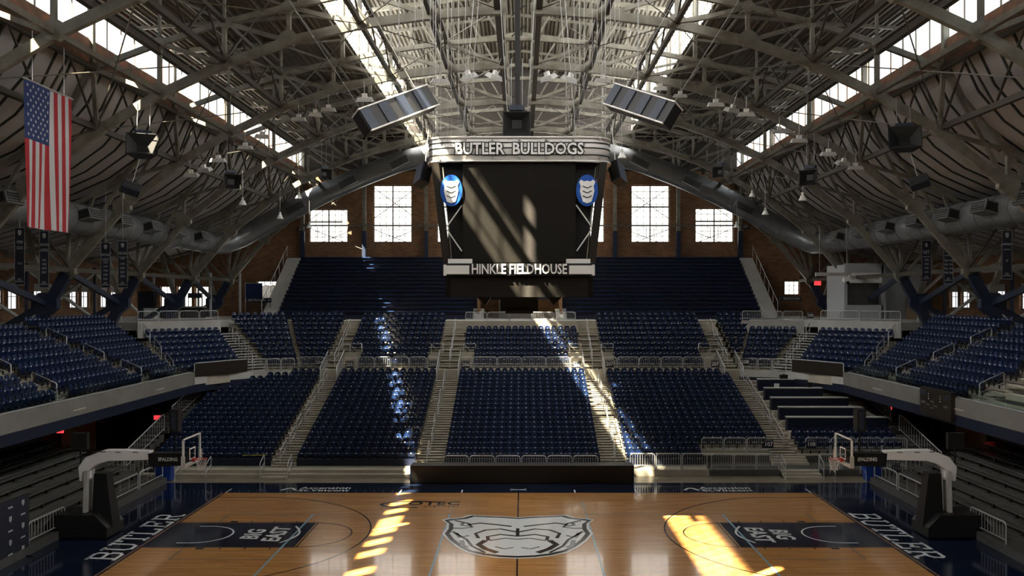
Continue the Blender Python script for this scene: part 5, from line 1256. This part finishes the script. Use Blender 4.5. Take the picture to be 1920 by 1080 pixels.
# left concourse counters
for k,(px,py,w_,h_,dd,nm,m,lb) in enumerate(((276,590,1.3,2.2,74,'cabinet','banner','dark tall cabinet on the left concourse'),(312,597,1.8,0.9,75,'counter','black','dark serving counter beside the tall cabinet'),(362,597,2.0,0.9,76,'counter','black','dark serving counter right of the first one'),(283,597,0.9,0.8,73,'stacked_trays','white','stack of white trays before the dark cabinet'))):
    c=W(px,py,dd); r=empty(nm,(c.x,c.y,7.85)); tag(r,lb,nm.replace('_',' '))
    MB().box(-w_/2,w_/2,-0.3,0.3,0,h_).build('body',M[m],r); MB().box(-w_/2-0.05,w_/2+0.05,-0.35,0.35,h_,h_+0.06).build('top',M['tabletop' if nm=='counter' else m],r)
    for j in range(3): MB().box(-w_/2+0.03,w_/2-0.03,-0.32,-0.3,0.1+j*h_/3,0.04+(j+1)*h_/3-0.05).build('panel',M[m],r)
for k,px in enumerate((288,325,345,372,395,450)):
    c=W(px,570,79); o=MB().box(c.x-0.08,c.x+0.08,c.y-0.08,c.y+0.08,7.75,11.8).build('kiosk_post',M['wallwhite']); tag(o,'white post on the left concourse, %s from the left'%ORD[k+1],'post','white posts on the left concourse')
for k,(a,b_) in enumerate(((312,340),(352,378))):
    o=MB().box(W(a,0,78).x,W(b_,0,78).x,D(78),D(78.05),9.55+0.0,10.0+0.0).box(W(a,0,78).x,W(a,0,78).x+0.06,D(78.06),D(78.12),7.75,10.0).box(W(b_,0,78).x-0.06,W(b_,0,78).x,D(78.06),D(78.12),7.75,10.0).build('menu_board',M['speaker']); tag(o,'blue grey menu board above the left concourse, %s'%('left one','right one')[k],'menu board')
# covered boards on the balcony corners
for sg in (-1,1):
    P=(20.25,55.4); Q=(18.25,59.45); v=Vector((sg*(Q[0]-P[0]),Q[1]-P[1],0)); L=v.length
    r=empty('covered_board',(sg*P[0],D(P[1])-0.25,4.55),math.atan2(v.y,v.x)); tag(r,'black covered board hung on the %s corner of the balcony'%SIDE[sg],'board')
    MB().box(0,L,-0.06,0.0,0.08,0.88).build('cover',M['board'],r); MB().path([(0,0,0),(0,0,0.86),(0.08,0,0.92),(L-0.08,0,0.92),(L,0,0.86),(L,0,0)],0.03).build('frame',M['rail'],r)
# wall scoreboard on the right balcony edge
r=empty('fascia_scoreboard',(20.1,D(42.4),3.8)); tag(r,'small dark auxiliary scoreboard on the right balcony edge','scoreboard')
MB().box(-0.12,0.12,-1.6,1.6,0,1.35).build('cabinet',M['board'],r)
for nm,y,z,s in (('GUEST',-1.1,0.62,0.15),('HOME',1.2,0.62,0.15),('PERIOD',0.25,0.72,0.1),('FOUL',0.7,0.55,0.11),('BONUS',-0.1,0.55,0.11),('PLAYER',0.3,0.42,0.1)):
    text(nm,s,frame4((-0.125,y,z),(0,-1,0),(0,0,1)),M['bannertext'],r,'lettering')
b=MB()
for y in (-0.55,0.65):
    for z in (0.8,0.92,1.04): b.box(-0.13,-0.12,y-0.02,y+0.02,z,z+0.05)
b.build('digit',M['plate'],r)
for y in (-1.2,1.2): MB().box(-0.135,-0.12,y-0.28,y+0.28,1.0,1.2).build('window_panel',M['speaker'],r)
# blue bins
for sg,lb in ((-1,'left'),(1,'right')):
    r=empty('recycling_bin',(sg*18.4,D(46.0),0.0)); tag(r,'bright blue bin behind the %s hoop'%lb,'bin')
    b=MB(); b.hexa([(-0.36,-0.25,0.06),(0.36,-0.25,0.06),(0.36,0.25,0.06),(-0.36,0.25,0.06),(-0.44,-0.32,0.85),(0.44,-0.32,0.85),(0.44,0.32,0.85),(-0.44,0.32,0.85)]).build('body',M['binblue'],r)
    MB().box(-0.46,0.46,-0.34,0.34,0.85,0.92).build('lid',M['binblue'],r)
    q=MB()
    for x in (-0.3,0.3): q.tube((x,-0.05,0.05),(x,0.05,0.05),0.05,8)
    q.build('wheel',M['black'],r)
# beige panel standing in for a lit opening, and framed board at lower left, door on the right
MB().box(-26.5,-26.42,D(51.2),D(55.2),0.1,2.4).build('lit_opening_panel',M['beige'],kind='structure'); MB().box(26.42,26.5,D(50.0),D(53.5),0.1,2.6).build('door_3',M['beige'],kind='structure')
c=W(201,788,55); r=empty('framed_board',(-26.4,D(56.2),1.7)); tag(r,'white framed dark board on the wall under the left balcony','framed board')
MB().box(0,0.05,-0.55,0.55,0,0.85).build('board',M['board'],r); q=MB(); q.box(0,0.08,-0.6,-0.55,-0.05,0.9); q.box(0,0.08,0.55,0.6,-0.05,0.9); q.box(0,0.08,-0.6,0.6,0.85,0.9); q.box(0,0.08,-0.6,0.6,-0.05,0.0); q.build('frame',M['wallwhite'],r)
o=MB().tube(W(455,854,47.0),W(502,853,47.2),0.02,5).build('caution_tape',M['yellow']); tag(o,'thin yellow tape across the front of section 104','tape')
# sponsor backdrop at the lower left
r=empty('backdrop',(-18.15,D(31.2),0)); tag(r,'dark navy sponsor backdrop panel at the lower left edge','backdrop')
MB().box(-0.03,0.03,-1.6,1.6,0.02,2.3).build('panel',M['banner'],r)
for i in range(5):
    for j in range(4):
        y=-1.2+j*0.8; z=0.35+i*0.42
        if (i+j)%2: MB().prism([(y-.08,z+.1),(y-.08,z-.04),(y,z-.12),(y+.08,z-.04),(y+.08,z+.1)],'x',0.031,0.036).build('crest',M['bannertext'],r)
        else: MB().box(0.031,0.036,y-0.14,y+0.14,z-0.03,z+0.03).build('name_mark',M['bannertext'],r)
for y in (-1.4,1.4): MB().box(-0.3,0.3,y-0.04,y+0.04,0,0.04).build('foot',M['black'],r)
EXTRA=1
# ---- label check
seen={}
for o in bpy.data.objects:
    l=o.get('label')
    if l and o.parent is None:
        n=len(l.split())
        if n>16 or n<4: print('LABEL LEN',n,l)
        if l in seen: print('DUP',l)
        seen[l]=1
